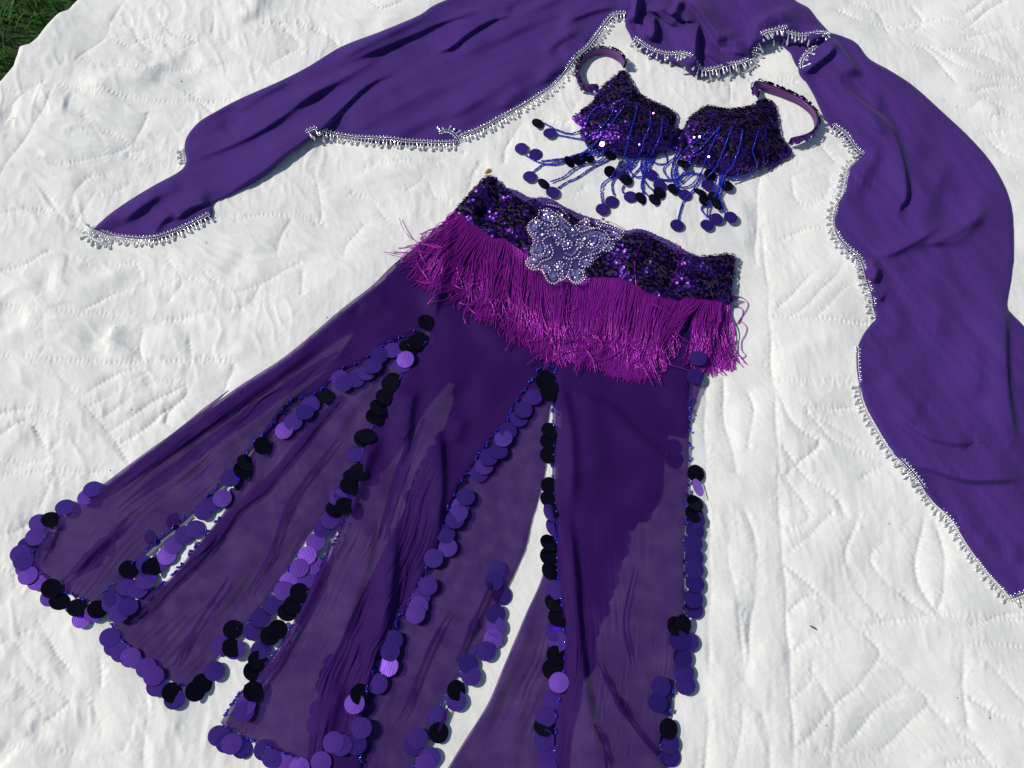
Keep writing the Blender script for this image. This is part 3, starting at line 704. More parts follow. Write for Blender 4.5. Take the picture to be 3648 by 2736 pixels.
PLEATS = [(T01((2190, 620), (1900, 800), (1600, 1010), (1200, 1300), (900, 1520), (760, 1640)), 15), (T02((830, 40), (620, 240), (400, 450)), 17), (T02((340, 90), (280, 200), (245, 300)), 12), (T01((1480, 870), (1100, 1180), (700, 1520)), 10),
 (T01((2212, 900), (2000, 1130), (1750, 1430), (1520, 1640)) + T02((1200, 360), (1000, 570), (850, 715)), 16), (T01((2190, 1180), (1980, 1440), (1850, 1640)) + T02((1750, 260), (1600, 520)), 8), (T02((1480, 420), (1250, 760), (1120, 1000)), 7),
 (X((665, 640), (570, 880), (450, 1230), (370, 1500), (320, 1700)), 13), (X((560, 800), (520, 1000), (400, 1350)), 7), (X((330, 820), (120, 1260), (-30, 1560)) + T02((1990, 590), (1750, 1020), (1560, 1320)), 12),
 (T12((430, 270), (340, 640), (200, 960)), 9), (T12((310, 100), (300, 350), (240, 700), (120, 1050), (60, 1400)), 13), (T12((960, 480), (840, 740), (745, 970)), 10), (T12((700, 640), (560, 900), (420, 1250), (330, 1400)), 6),
 (T12((1655, 960), (1780, 1220), (1930, 1440), (2060, 1590)), 10), (T12((1900, 350), (1830, 700), (1880, 1000)), 6), (T11((1420, 800), (1560, 900), (1750, 1000), (1950, 1180), (2180, 1390)), 6), (T12((1640, 1380), (1700, 1520), (1720, 1700)), 9), (T12((560, 1480), (640, 1400), (700, 1250)), 6)]
for pts_, w_ in PLEATS:                                            # cloth doubled over along the long folds
    c_ = smooth(pts_, 90); t_ = np.gradient(c_, axis=0); t_ /= np.linalg.norm(t_, axis=1)[:, None]
    n_2 = np.stack([-t_[:, 1], t_[:, 0]], 1); pr = 1.35 * w_ * np.sin(np.linspace(.03, .97, 90) * math.pi)[:, None] ** .6 * (1 + .35 * np.interp(np.arange(90), np.arange(0, 91, 9), rng.normal(0, 1, 11)).clip(-1.5, 1.5))[:, None]
    mesh('pleat', *sheet(c_ - n_2 * pr, c_ + n_2 * pr * .5, 90, 5, lambda Q: .0075 + 0 * Q[:, 0]), M['sheer'], skirt)
for f in (f1, f3, f5): mesh('front_panel', *f, M['sheer'], skirt)

# back of the skirt, seen through the slits and through the sheer front
BYT = N((1660, 800), (2150, 960), (2580, 1110))
BYB = T01((1960, 600)) + T11((150, 420), (480, 600), (720, 830), (830, 715), (1000, 850), (1300, 900), (1400, 1000), (1700, 1085), (2080, 1150), (2225, 1180))
b2l = T11((150, 400)) + T01((2110, 740), (1800, 1010), (1620, 1300), (1520, 1480), (1450, 1659)) + T02((1280, 210), (1100, 430), (930, 540), (722, 722))
b2r = T11((850, 690), (700, 810), (540, 1000), (400, 1220), (250, 1400), (90, 1520)) + T02((2060, 80), (1950, 230), (1850, 400), (1750, 540), (1620, 700), (1500, 800), (1420, 930), (1340, 1030), (1228, 1152))
b4l = T11((850, 690), (740, 860), (720, 960), (670, 1100), (560, 1350), (500, 1450), (430, 1600)) + T02((2330, 560), (2212, 820), (2100, 1050), (2050, 1250), (2000, 1500), (1980, 1850))
b4r = T11((1400, 760), (1350, 1000), (1330, 1200), (1320, 1400), (1265, 1620)) + T12((1235, 50), (1188, 250), (1098, 450), (1018, 620), (900, 870), (820, 980), (730, 1110), (640, 1280), (580, 1400), (500, 1550), (430, 1850))
b6l = T11((1430, 800), (1420, 1200), (1400, 1500)) + T12((1370, 100), (1300, 420), (1200, 650), (1060, 980), (950, 1240), (800, 1480), (690, 1659), (580, 1850))
b6r = T11((2120, 1100), (2090, 1330), (2070, 1560)) + T12((1980, 30), (1860, 120), (1840, 260), (1780, 380), (1770, 480), (1725, 560), (1720, 650), (1650, 790), (1640, 1000), (1560, 1110), (1545, 1250), (1490, 1460), (1470, 1850))
BFD = [(T02((1500, 90), (1300, 260), (1100, 430), (850, 690)), 6, 6, 14), (T02((1700, 200), (1500, 500), (1250, 800)), 3, 10, 14), (T12((1000, 380), (870, 700), (760, 930), (700, 1030)), 5, 6, 14), (T12((700, 620), (560, 880), (400, 1250)), 3, 10, 14),
       (T12((1260, 580), (1150, 900), (980, 1240), (860, 1500)), 5, 8, 14), (T12((1200, 1200), (1130, 1400), (1080, 1659)), 4, 10, 14), (T11((250, 760), (60, 1000), (-60, 1180)), 4, 8, 12)]
def bhh(Q): return .0042 + .0009 * wob(Q, 62, .03) + fold_height(Q, BFD)
b0 = sheet(BYT, BYB, 160, 60, lambda Q: bhh(Q) + .0016, [BYB], .01, .003)
b2 = sheet(b2l, b2r, 300, 60, bhh, [b2l, b2r, H2], .009, .0022, H2, .0008, 90)
b1l = [(x + 14, y + 8) for x, y in N((1640, 770)) + T11((380, 20), (200, 190), (0, 345)) + T01((1860, 640), (1540, 850), (1170, 1112), (890, 1312), (600, 1530))]
b1r = N((1700, 800)) + T11((440, 240), (200, 420), (0, 520)) + T01((1900, 740), (1560, 985), (1200, 1225), (900, 1420), (640, 1590))
b1 = sheet(b1l, b1r, 200, 24, lambda Q: bhh(Q) + .0008, [b1l, b1r], .006, .003)
b4 = sheet(b4l, b4r, 300, 60, bhh, [b4l, b4r], .009, .0022, None, .0008, 93)
b6 = sheet(b6l, b6r, 300, 70, bhh, [b6l, b6r], .009, .0022, None, .0006, 96)
mesh('back_yoke', *b0, M['sheer'], skirt)
for b in (b1, b2, b4, b6): mesh('back_panel', *b, M['sheer'], skirt)
TS = bvh(f1, f3, f5, b0, b1, b2, b4, b6)
TB = bvh(b0, b2, b4, b6)

# paillettes
RP = .0131
def disc_mesh():
    k = 22
    a = np.arange(k) * 2 * math.pi / k
    up = [(0, 0, .00015)] + [(math.cos(q), math.sin(q), 0) for q in a]
    dn = [(0, 0, -.0003)] + [(math.cos(q), math.sin(q), -.0004) for q in a]
    VV = np.array(up + dn); VV[:, :2] *= RP
    F = [(0, 1 + i, 1 + (i + 1) % k) for i in range(k)] + [(k + 1, k + 2 + (i + 1) % k, k + 2 + i) for i in range(k)] + [(1 + i, k + 2 + i, k + 2 + (i + 1) % k, 1 + (i + 1) % k) for i in range(k)]
    return fill(bpy.data.meshes.new('paillette'), VV, F, [M['disc_top'], M['disc_back']], [0] * k + [1] * k + [1] * k, False)
DM = disc_mesh()

def pixel_hit(tree, px, extra=0.0):
    d = at([px], 0.0)[0] - CAM
    h = tree.ray_cast(Vector(CAM), Vector(d).normalized()) if tree else (None,)
    z0 = h[0].z if h[0] is not None else 0.0
    for _ in range(3):
        p = at([px], z0)[0]
        zq = float(bil(H, p[:1], p[1:2])[0])
        z0 = max(z0, zq)
    return at([px], z0 + extra)[0], z0

def put_disc(px, kind, parent, tree, scale=1.0, lift=.0022, stack=0.0):
    p, z = pixel_hit(tree, px)
    zz = []
    for q in range(8):
        x, y = p[0] + RP * .8 * scale * math.cos(q * .785), p[1] + RP * .8 * scale * math.sin(q * .785)
        zz.append(top(tree, x, y))
    zz = np.array(zz)
    q = np.arange(8) * .785
    # plane through what lies underneath
    gx_ = (zz * np.cos(q)).sum() / 4 / (RP * .8 * scale); gy_ = (zz * np.sin(q)).sum() / 4 / (RP * .8 * scale)
    g = np.clip([gx_, gy_], -.22, .22)
    base = max(zz.mean(), z - .002) + lift + stack
    dirs = {'p': (.0, .0), 'i': (.05, .03), 'k': (.34, .10), 'g': (-.9, .2), 'e': (.9, .15), 'h': (.03, .02)}[kind[0]]
    jit = {'h': .01, 'k': .14}.get(kind[0], .055)
    if px[0] < 1000 and px[1] > 1500: dirs = (dirs[0] + .11, dirs[1] + .09)
    n = Vector((-g[0] * .35 + dirs[0] + random.gauss(0, jit), -g[1] * .35 + dirs[1] + random.gauss(0, jit), 1)).normalized()
    up = -n if kind[0] in 'k' else n
    Mx = up.to_track_quat('Z', 'Y').to_matrix().to_4x4() @ Matrix.Rotation(random.uniform(0, 6.28), 4, 'Z') @ Matrix.Scale(scale, 4)
    drop = RP * scale * math.hypot(n.x, n.y)
    Mx.translation = Vector(at([px], base + drop * .35)[0])
    return place('paillette', DM, Mx, parent)

SD = [
 T01, [(2200, 790, 'i'), (2016, 960, 'p'), (1975, 1010, 'i'), (1900, 1075, 'i'), (1840, 1130, 'p'), (2110, 910, 'k'), (1700, 1230, 'k'), (1590, 1340, 'k'), (1570, 1390, 'k'), (1490, 1440, 'i'), (1380, 1600, 'p'), (1440, 1570, 'i'), (560, 1560, 'i'), (600, 1510, 'i'), (420, 1628, 'i'), (2195, 1570, 'p'), (2170, 1640, 'k')],
 T11, [(550, 430, 'k'), (510, 540, 'k'), (480, 560, 'k'), (430, 590, 'k'), (330, 610, 'i'), (245, 640, 'i'), (165, 755, 'i'), (205, 710, 'i'), (95, 800, 'i'), (15, 825, 'i'), (415, 670, 'p'), (400, 700, 'p'), (340, 805, 'k'), (315, 828, 'k'), (280, 910, 'k'), (240, 980, 'k'), (215, 1040, 'k'), (140, 1180, 'k'), (165, 1165, 'k'), (92, 1280, 'i'), (10, 1540, 'i'), (20, 1620, 'k'), (70, 1430, 'k'), (110, 1400, 'k'), (50, 1490, 'k'),
       (1330, 790, 'k'), (1310, 815, 'k'), (1352, 850, 'k'), (1340, 890, 'k'), (1245, 912, 'i'), (1150, 1052, 'i'), (1180, 996, 'i'), (1080, 1132, 'i'), (1050, 1182, 'p'), (1022, 1262, 'i'), (893, 1408, 'i'), (925, 1362, 'i'), (955, 1305, 'i'), (770, 1622, 'i'), (805, 1560, 'i'),
       (1352, 1130, 'k'), (1345, 1200, 'k'), (1345, 1290, 'k'), (1350, 1490, 'k'), (1345, 1575, 'k'), (1370, 1640, 'k')],
 T12, [(1355, 5, 'e'), (1372, 100, 'e'), (1345, 200, 'k'), (1345, 285, 'k'), (1352, 380, 'k'), (1385, 505, 'i'), (1375, 590, 'k'), (1398, 685, 'k'), (1382, 775, 'p'), (1405, 840, 'p'), (1390, 930, 'k'), (1365, 1020, 'k'), (1410, 1105, 'p'), (1375, 1215, 'p'), (1310, 1395, 'k'), (1325, 1325, 'i'), (1340, 1560, 'p'), (1315, 1480, 'p'), (1330, 1650, 'i'),
       (760, 5, 'i'), (735, 50, 'i'), (675, 140, 'i'), (690, 230, 'i'), (597, 300, 'p'), (515, 547, 'p'), (560, 480, 'p'), (500, 610, 'p'), (480, 662, 'i'), (335, 830, 'i'), (315, 900, 'i'), (305, 1000, 'p'), (235, 1112, 'i'), (85, 1242, 'p'), (120, 1180, 'k'), (95, 1505, 'i'), (130, 1400, 'i'), (0, 1510, 'i'),
       (1000, 660, 'i'), (1000, 742, 'p'), (985, 822, 'p'), (937, 902, 'p'), (825, 985, 'p'), (840, 1060, 'i'), (745, 1225, 'i'), (745, 1155, 'k'), (630, 1430, 'k'), (618, 1325, 'p'), (465, 1512, 'i'), (493, 1466, 'p'), (545, 1635, 'i'), (575, 1590, 'i'),
       (2165, 740, 'k'), (2185, 830, 'i'), (2050, 1235, 'i'), (2070, 1130, 'p'), (2130, 1582, 'p'), (2125, 1500, 'i'), (2120, 1405, 'k')],
 T21, [(100, 660, 'i'), (80, 780, 'i'), (85, 1410, 'k'), (100, 1500, 'e'), (80, 1600, 'k')],
 T22, [(75, 10, 'k'), (85, 50, 'i'), (80, 122, 'i'), (70, 202, 'i'), (75, 292, 'i'), (75, 372, 'i'), (80, 462, 'i'), (70, 630, 'i'), (70, 562, 'i'), (0, 730, 'k'), (40, 842, 'p'), (0, 945, 'i'), (8, 1040, 'p'), (18, 1120, 'p')],
 T02, [(250, 70, 'i'), (330, 50, 'k'), (180, 215, 'i'), (228, 160, 'p'), (130, 272, 'i'), (165, 362, 'i'), (150, 318, 'i'), (180, 412, 'i'), (240, 447, 'i'), (325, 552, 'i'), (385, 580, 'k'), (332, 495, 'k'), (530, 690, 'p'), (610, 650, 'i'), (632, 632, 'k'), (500, 620, 'k'),
       (1320, -5, 'i'), (1262, 110, 'p'), (1195, 147, 'i'), (1125, 212, 'i'), (1080, 282, 'p'), (1030, 330, 'p'), (940, 340, 'e'), (1000, 352, 'k'), (835, 372, 'k'), (945, 442, 'p'), (895, 500, 'i'), (820, 482, 'p'), (725, 590, 'i'), (740, 557, 'i'), (770, 655, 'i'), (830, 612, 'i'),
       (740, 872, 'i'), (785, 910, 'i'), (710, 812, 'i'), (845, 942, 'i'), (1015, 1130, 'i'), (995, 1062, 'i'), (947, 1010, 'i'), (1130, 1215, 'i'), (1115, 1170, 'k'), (1310, 1112, 'k'), (1265, 1162, 'k'), (1390, 1030, 'i'),
       (1435, 862, 'p'), (1522, 892, 'p'), (1500, 880, 'k'), (1510, 762, 'k'), (1640, 770, 'i'), (1690, 682, 'i'), (1770, 602, 'p'), (1870, 452, 'i'), (1835, 510, 'p'), (1990, 432, 'i'), (2025, 342, 'p'), (1940, 362, 'p'), (1990, 282, 'i'), (2045, 195, 'i'), (2090, 105, 'i'), (2140, 50, 'i'),
       (1940, 522, 'k'), (1900, 602, 'k'), (1860, 652, 'k'), (1800, 762, 'k'), (1750, 802, 'k'), (1690, 892, 'i'), (1670, 962, 'k'), (1640, 1032, 'k'), (1640, 1162, 'k'), (1590, 1250, 'p'), (1580, 1292, 'p'),
       (1570, 1530, 'i'), (1500, 1503, 'p'), (1465, 1492, 'p'), (1415, 1450, 'p'), (1850, 1625, 'i'), (1765, 1590, 'i'), (1712, 1542, 'i'), (2160, 1492, 'i'), (2080, 1622, 'p'), (1940, 1660, 'i')],
]
DPX = []
for tile, lst in zip(SD[::2], SD[1::2]):
    for x, y, k in lst:
        px = tile((x, y))[0]
        n_over = sum(1 for q in DPX if math.hypot(q[0] - px[0], q[1] - px[1]) < 58)
        put_disc(px, k, skirt, TS, stack=.0019 * min(n_over, 4) + random.uniform(.0005, .0035))
        DPX.append(px)
# paillettes of the back panels, under the sheer front
for tile, lst in ((X, [(1040, 330), (1030, 430), (1050, 510), (1000, 640), (880, 840), (810, 960), (760, 1060), (720, 1150), (680, 1240), (620, 1340)]),
                  (T12, [(1935, 0), (1840, 60), (1800, 160), (1790, 240), (1735, 330), (1720, 430), (1690, 520), (1670, 620), (1600, 760), (1010, 370), (990, 450), (1040, 540)]),
                  (T11, [(2150, 1240), (2160, 1320)]), (T02, [(2160, 980), (2130, 1060), (2110, 1130), (2070, 1280), (2050, 1380), (1000, 160), (1140, 60)])):
    for x, y in lst:
        put_disc(tile((x, y))[0], 'h', skirt, TB, lift=.0003)

# blue bead edging: little loops sewn along every edge, one string to each paillette
def edging(P_px, z_tree, step=.0205):
    W = path(P_px, .001)
    out = []
    i = random.uniform(2, 8)
    while i < len(W) - 8:
        k = int(i)
        t = W[min(k + 4, len(W) - 1)] - W[k]; t /= np.linalg.norm(t) + 1e-9
        n = np.array([-t[1], t[0]])
        s = random.choice((-1, 1))
        for j in range(6):
            p = W[k] + t * (.0016 * j) + n * s * (.0014 * math.sin(j * .9 + random.uniform(-.3, .3))) + rng.normal(0, .0003, 2)
            out.append((*p, top(z_tree, *p) + .0012 + random.uniform(0, .0012)))
        i += step * 1000 * random.uniform(.55, 1.2)
    return out
BE = []
b2e = b2l[4:]; hem2 = H2
for e in (A_low, B_low, C_low, D_low, P5R[3:], P1L[-4:], H1, b2l[3:], hem2, b2r[7:], H3, b4r[9:]):
    BE += edging(e, TS)
mesh('blue_bead_edging', *beads(np.array(BE), .00165), M['blue_bead'], skirt)['kind'] = 'stuff'

# ------------------------------------------------------------------ hip belt
belt = thing('hip_belt', (*at([(2150, 900)])[0][:2], 0), 'purple sequinned hip belt with magenta thread fringe and a beaded medallion', 'belt')
bt = B((970, 85), (1050, 82), (1100, 150), (1180, 222), (1250, 272), (1330, 330), (1400, 328), (1450, 312), (1500, 352)) + B((1700, 405), (1850, 500), (1960, 530), (2120, 590)) + C((280, 190), (400, 235), (500, 215), (600, 235), (680, 290), (800, 350), (900, 400), (960, 430), (1100, 440), (1250, 430), (1380, 420), (1442, 430))
bb = B((668, 402), (760, 480), (850, 560), (960, 640), (1050, 702), (1150, 692), (1250, 762), (1350, 832), (1430, 880), (1560, 930), (1750, 1000), (1900, 1040)) + C((20, 642), (250, 640), (350, 652), (430, 692), (520, 742), (640, 802), (760, 852), (850, 860), (950, 842), (1100, 852), (1250, 862), (1395, 892))
BLF = [(B((1010, 90), (900, 280), (800, 480)), 6, 16, 20), (B((1400, 330), (1280, 480), (1150, 690)), 6, 22, 20), (B((1150, 260), (1020, 430), (900, 580)), -4, 20, 20), (C((540, 230), (470, 420), (350, 640)), 7, 16, 18), (C((420, 250), (250, 420), (130, 600)), -4, 14, 14), (C((900, 410), (850, 620), (740, 840)), -4, 22, 20), (C((1100, 450), (1120, 640), (1110, 840)), 3, 26, 26), (B((1650, 420), (1600, 650), (1560, 900)), 4, 30, 30)]
def blh(Q): return .0145 + .0012 * wob(Q, 71, .03) + fold_height(Q, BLF)
band = sheet(bt, bb, 320, 60, blh, [bt, bb, [bt[0], bb[0]], [bt[-1], bb[-1]]], .009, .007)
mesh('band', *band, M['sequin_base'], belt)
kt = B((1150, 190), (1250, 212), (1330, 252), (1420, 290), (1550, 287), (1650, 320), (1750, 380), (1900, 450), (2050, 500), (2180, 552)) + C((120, 92), (250, 150), (400, 190), (520, 176), (620, 200), (750, 260), (880, 320), (960, 380), (1060, 420))
kb = B((1160, 250), (1330, 370), (1500, 400), (1850, 560), (2120, 650)) + C((300, 240), (500, 260), (600, 290), (800, 400), (960, 470), (1060, 460))
back = sheet(kt, kb, 220, 20, lambda Q: .0085 + .001 * wob(Q, 72, .02), [kt], .006, .004)
mesh('back_band', *back, M['back_band'], belt)
TBL = bvh(band, back)
EN = bvh(f1, f3, f5, b0, b2, b4, b6, band, back)

def scatter(VF, count, seed, inside=None):
    """points spread evenly on a quad sheet: position and normal"""
    v, f = VF
    r = np.random.default_rng(seed)
    a, b, c, d = (v[f[:, k]] for k in range(4))
    n = np.cross(c - a, d - b); ar = np.linalg.norm(n, axis=1)
    n = n / (ar[:, None] + 1e-12); n[n[:, 2] < 0] *= -1
    cum = np.cumsum(ar)
    u = (np.arange(count) + r.random(count)) / count * cum[-1]
    i = np.searchsorted(cum, u).clip(0, len(f) - 1)
    s, t = r.random(count)[:, None], r.random(count)[:, None]
    p = (a[i] * (1 - s) + b[i] * s) * (1 - t) + (d[i] * (1 - s) + c[i] * s) * t
    return p, n[i]

def sequins(P, Nn, r, tilt, seed, bias=(0, 0), lift=.0012, patch=0.0):
    g = np.random.default_rng(seed); k = 7; n = len(P)
    nn = Nn + np.c_[g.normal(0, tilt, n) + bias[0], g.normal(0, tilt, n) + bias[1], np.zeros(n)]
    if patch:                                                     # brushed in patches: lying flat here, standing on edge there
        k_ = 1 / (1 + np.exp(-3.2 * (wob(P, seed + 300, .017) + .55 * g.normal(0, 1, n) + patch)))
        a_ = g.normal(.6, .8, n)
        nn = nn + (k_ * g.uniform(.7, 1.9, n))[:, None] * np.c_[np.cos(a_), np.sin(a_), np.zeros(n)]
    nn /= np.linalg.norm(nn, axis=1)[:, None]
    ref = np.c_[g.normal(0, 1, (n, 3))]
    s = np.cross(nn, ref); s /= np.linalg.norm(s, axis=1)[:, None]
    q = np.cross(nn, s)
    rr = r * g.uniform(.85, 1.1, n)
    a = np.arange(k) * 2 * math.pi / k
    c = P + nn * (lift + g.uniform(0, .0016, n))[:, None]
    ring = c[:, None] + rr[:, None, None] * (np.cos(a)[None, :, None] * s[:, None] + np.sin(a)[None, :, None] * q[:, None]) + nn[:, None] * (.16 * rr)[:, None, None]
    VV = np.concatenate([c[:, None], ring], 1).reshape(-1, 3)
    F = np.stack([np.zeros(k), 1 + np.arange(k), 1 + (np.arange(k) + 1) % k], 1).astype(int)
    return VV, (F[None] + (np.arange(n) * (k + 1))[:, None, None]).reshape(-1, 3)

p, n = scatter(band, 2900, 1)
mesh('sequins', *sequins(p, n, .0033, .13, 2, patch=.35), M['sequin'], belt, smooth_=False)['kind'] = 'stuff'
p, n = scatter(back, 700, 3)
mesh('back_sequins', *sequins(p, n, .0016, .2, 4, lift=.0002), M['back_band'], belt, smooth_=False)['kind'] = 'stuff'

# fringe
PAIRS = [(B((668, 398)), B((540, 500))), (B((690, 430)), B((300, 690))), (B((730, 470)), B((80, 920))), (B((780, 500)), B((190, 1050))), (B((840, 550)), B((310, 1150))), (B((890, 590)), B((470, 1240))),
 (B((930, 620)), B((560, 1210))), (B((970, 650)), B((670, 1360))), (B((1050, 700)), B((840, 1480))), (B((1150, 692)), B((1000, 1560))), (B((1250, 762)), T11((1120, 505))), (B((1350, 832)), T11((1200, 560))),
 (B((1450, 890)), T11((1290, 600))), (B((1600, 940)), T11((1380, 655))), (B((1750, 1000)), T11((1450, 668))), (C((20, 642)), T11((1530, 672))), (C((180, 640)), T11((1600, 700))), (C((330, 650)), T11((1690, 735))),
 (C((430, 692)), T11((1760, 762))), (C((640, 802)), T11((1850, 802))), (C((850, 860)), T11((1930, 800))), (C((1000, 845)), T11((1990, 700))), (C((1100, 852)), T11((2060, 600))), (C((1170, 856)), C((960, 1160)))]
RG = [(C((1150, 856)), C((1090, 1490))), (C((1230, 860)), C((1200, 1515))), (C((1310, 870)), C((1330, 1500))), (C((1392, 892)), C((1470, 1490)))]
def threads(pairs, n, mid=None, seed=0, curl=1.0):
    g = np.random.default_rng(seed)
    R = at([a[0] for a, _ in pairs], .010)[:, :2]; E = at([b[0] for _, b in pairs], .012)[:, :2]
    k = np.r_[0, np.cumsum(np.linalg.norm(np.diff(R, axis=0), axis=1))]; k /= k[-1]
    tc = np.arange(0, 1.01, .01); clump = np.interp(np.linspace(0, 1, 101), np.linspace(0, 1, 48), g.normal(0, .020, 48))
    lenw = 1.0 + np.interp(np.linspace(0, 1, 101), np.linspace(0, 1, 27), g.normal(0, .055, 27))
    wave = np.interp(np.linspace(0, 1, 101), np.linspace(0, 1, 40), g.normal(0, .005, 40)); wave2 = np.interp(np.linspace(0, 1, 101), np.linspace(0, 1, 60), g.normal(0, .004, 60))
    out = []
    for i in range(n):
        t = (i + g.random()) / n
        te = np.clip(t + np.interp(t, tc, clump) + g.normal(0, .007), 0, 1)
        a = np.array([np.interp(t, k, R[:, 0]), np.interp(t, k, R[:, 1])])
        b = np.array([np.interp(te, k, E[:, 0]), np.interp(te, k, E[:, 1])])
        b = a + (b - a) * (np.interp(t, tc, lenw) + g.uniform(-.09, .05) if g.random() > .1 else g.uniform(.55, .9))
        L = np.linalg.norm(b - a); d = (b - a) / (L + 1e-9); nn = np.array([-d[1], d[0]])
        m = 13
        s = np.linspace(0, 1, m)[:, None]
        P = a + (b - a) * s
        if mid is not None: P = P + (np.asarray(mid) * np.sin(s * math.pi * .85) * (1 - .7 * t))
        ph1, ph2 = g.uniform(0, 6.28, 2)
        w = .0052 * np.sin(s * g.uniform(3, 7.5) + ph1) + .0022 * np.sin(s * g.uniform(9, 18) + ph2)
        curlw = g.normal(0, .026) * curl * np.clip(s - .6, 0, 1) ** 1.5 * 2.5
        w = w + np.interp(t, tc, wave) * np.sin(s * 3.1) + np.interp(t, tc, wave2) * np.sin(s * 6.3)
        curlw = np.clip(curlw, -.022, .022) * min(1, (L / .11) ** 2); w = w * min(1, L / .08)
        P = P + nn * ((w * s ** .6) + curlw) - d * np.abs(curlw) * .5
        lay = g.uniform(.0004, .0085) * (.4 if n > 600 and .50 < t < .68 else 1)
        z = np.array([top(EN, *q) for q in P])
        z[0] = max(z[0], .012 + 0)
        z = np.convolve(np.pad(z, 1, 'edge'), [.25, .5, .25], 'valid')
        z = z + .0006 + lay * np.sin(np.clip(s[:, 0] * 1.15, 0, 1) * math.pi) ** .7 + .0008
        out.append(np.c_[P, z])
    return out
th = threads(PAIRS, 1300, seed=5)
g = np.random.default_rng(15)
for i in range(60):                                                # tangled ends lying across the others
    a_, b_ = PAIRS[g.integers(1, len(PAIRS) - 1)]
    a_, b_ = at(a_)[0][:2], at(b_)[0][:2]
    o_ = a_ + (b_ - a_) * g.uniform(.55, .95) + g.normal(0, .008, 2)
    an = math.atan2(*(b_ - a_)[::-1]) + g.choice([-1, 1]) * g.uniform(.5, 1.5)
    q, pts_ = o_, []
    turn = g.normal(0, .25)
    for k in range(10):
        pts_.append(q); an += turn * .5 + g.normal(0, .12); q = q + .0055 * np.array([math.cos(an), math.sin(an)])
    pts_ = np.array(pts_)
    z = np.array([top(EN, *q) for q in pts_]); z = np.convolve(np.pad(z, 2, 'edge'), np.ones(5) / 5, 'valid')
    th.append(np.c_[pts_, z + .0085 - .003 * np.linspace(-1, 1, 10) ** 2])
th += threads(RG, 170, mid=(-.012, 0), seed=6, curl=.8)
mesh('fringe', *tubes(th, .00066, 3), M['fringe'], belt)['kind'] = 'stuff'
def loose(pts, lift=.002, r=.0006):
    W = path(pts, .004)
    z = np.array([top(EN, *q) for q in W]); z = np.convolve(np.pad(z, 2, 'edge'), np.ones(5) / 5, 'valid')
    return np.c_[W, z + lift]
for pts in (C((610, 240), (620, 290), (530, 400), (490, 480), (470, 580), (480, 690), (490, 760), (540, 800)), C((860, 370), (905, 420), (890, 520), (850, 700), (800, 780), (745, 850), (700, 885), (660, 870)),
            C((1410, 825), (1490, 830), (1550, 870), (1560, 920), (1520, 990), (1480, 1050), (1440, 1100)), C((1490, 1055), (1550, 1110), (1540, 1180), (1505, 1240), (1510, 1330), (1550, 1375), (1500, 1405)), C((1420, 920), (1500, 940), (1510, 1000), (1470, 1080)),
            B((320, 810), (200, 820), (60, 818)), B((520, 580), (400, 680), (330, 700), (340, 660), (390, 655)), B((1370, 640), (1400, 700), (1430, 770), (1420, 850), (1370, 850))):
    mesh('loose_thread', *tubes([loose(pts)], .0006, 5), M['fringe'], belt)

# medallion
OUT = B((1540, 362), (1640, 372), (1720, 410), (1790, 490), (1870, 560), (1900, 530), (1960, 495), (2000, 540), (1990, 590), (2100, 580)) + C((110, 110), (200, 122), (290, 150), (388, 212), (330, 290), (300, 340), (270, 400), (215, 412), (150, 440), (60, 490)) + B((2020, 880), (2030, 925), (1985, 985), (1935, 1000), (1955, 1070), (1900, 1130), (1830, 1132), (1770, 1065), (1745, 1095), (1690, 1112), (1640, 1140), (1580, 1110), (1545, 1045), (1505, 1000), (1430, 1002), (1375, 960), (1370, 910), (1425, 868), (1408, 800), (1450, 720), (1400, 650), (1378, 580), (1420, 522), (1490, 470), (1500, 400))
def fan(out_px, cx, h, parent, name, m, rings=7, nb=150):
    P = smooth(out_px + out_px[:1], nb + 1)[:-1]
    c = np.asarray(cx[0])
    VV = []
    for k in range(rings + 1):
        f = k / rings
        q = c + (P - c) * f
        for x in q:
            w_ = at([x])[0]
            zb = [top(EN, w_[0] + a, w_[1] + b) + (0 if TBL.ray_cast(Vector((w_[0] + a, w_[1] + b, .4)), Vector((0, 0, -1)))[0] is not None else .0042) for a in (-.008, 0, .008) for b in (-.008, 0, .008)]
            z = sum(zb) / 9 + h * math.sqrt(max(0, 1 - f ** 6)) + .0016
            VV.append(at([x], z)[0])
    F = [(k * nb + i, k * nb + (i + 1) % nb, (k + 1) * nb + (i + 1) % nb, (k + 1) * nb + i) for k in range(rings) for i in range(nb)]
    VV = np.array(VV)
    o = mesh(name, VV, np.array(F), m, parent)
    return o, VV, np.array(F)
med, mv, mf = fan(OUT, B((1740, 740)), .0035, belt, 'medallion', M['applique'])
TM = BVHTree.FromPolygons([tuple(q) for q in mv] + [tuple(q) for q in join([band])[0]], [tuple(q) for q in mf] + [tuple(q + len(mv)) for q in band[1]])
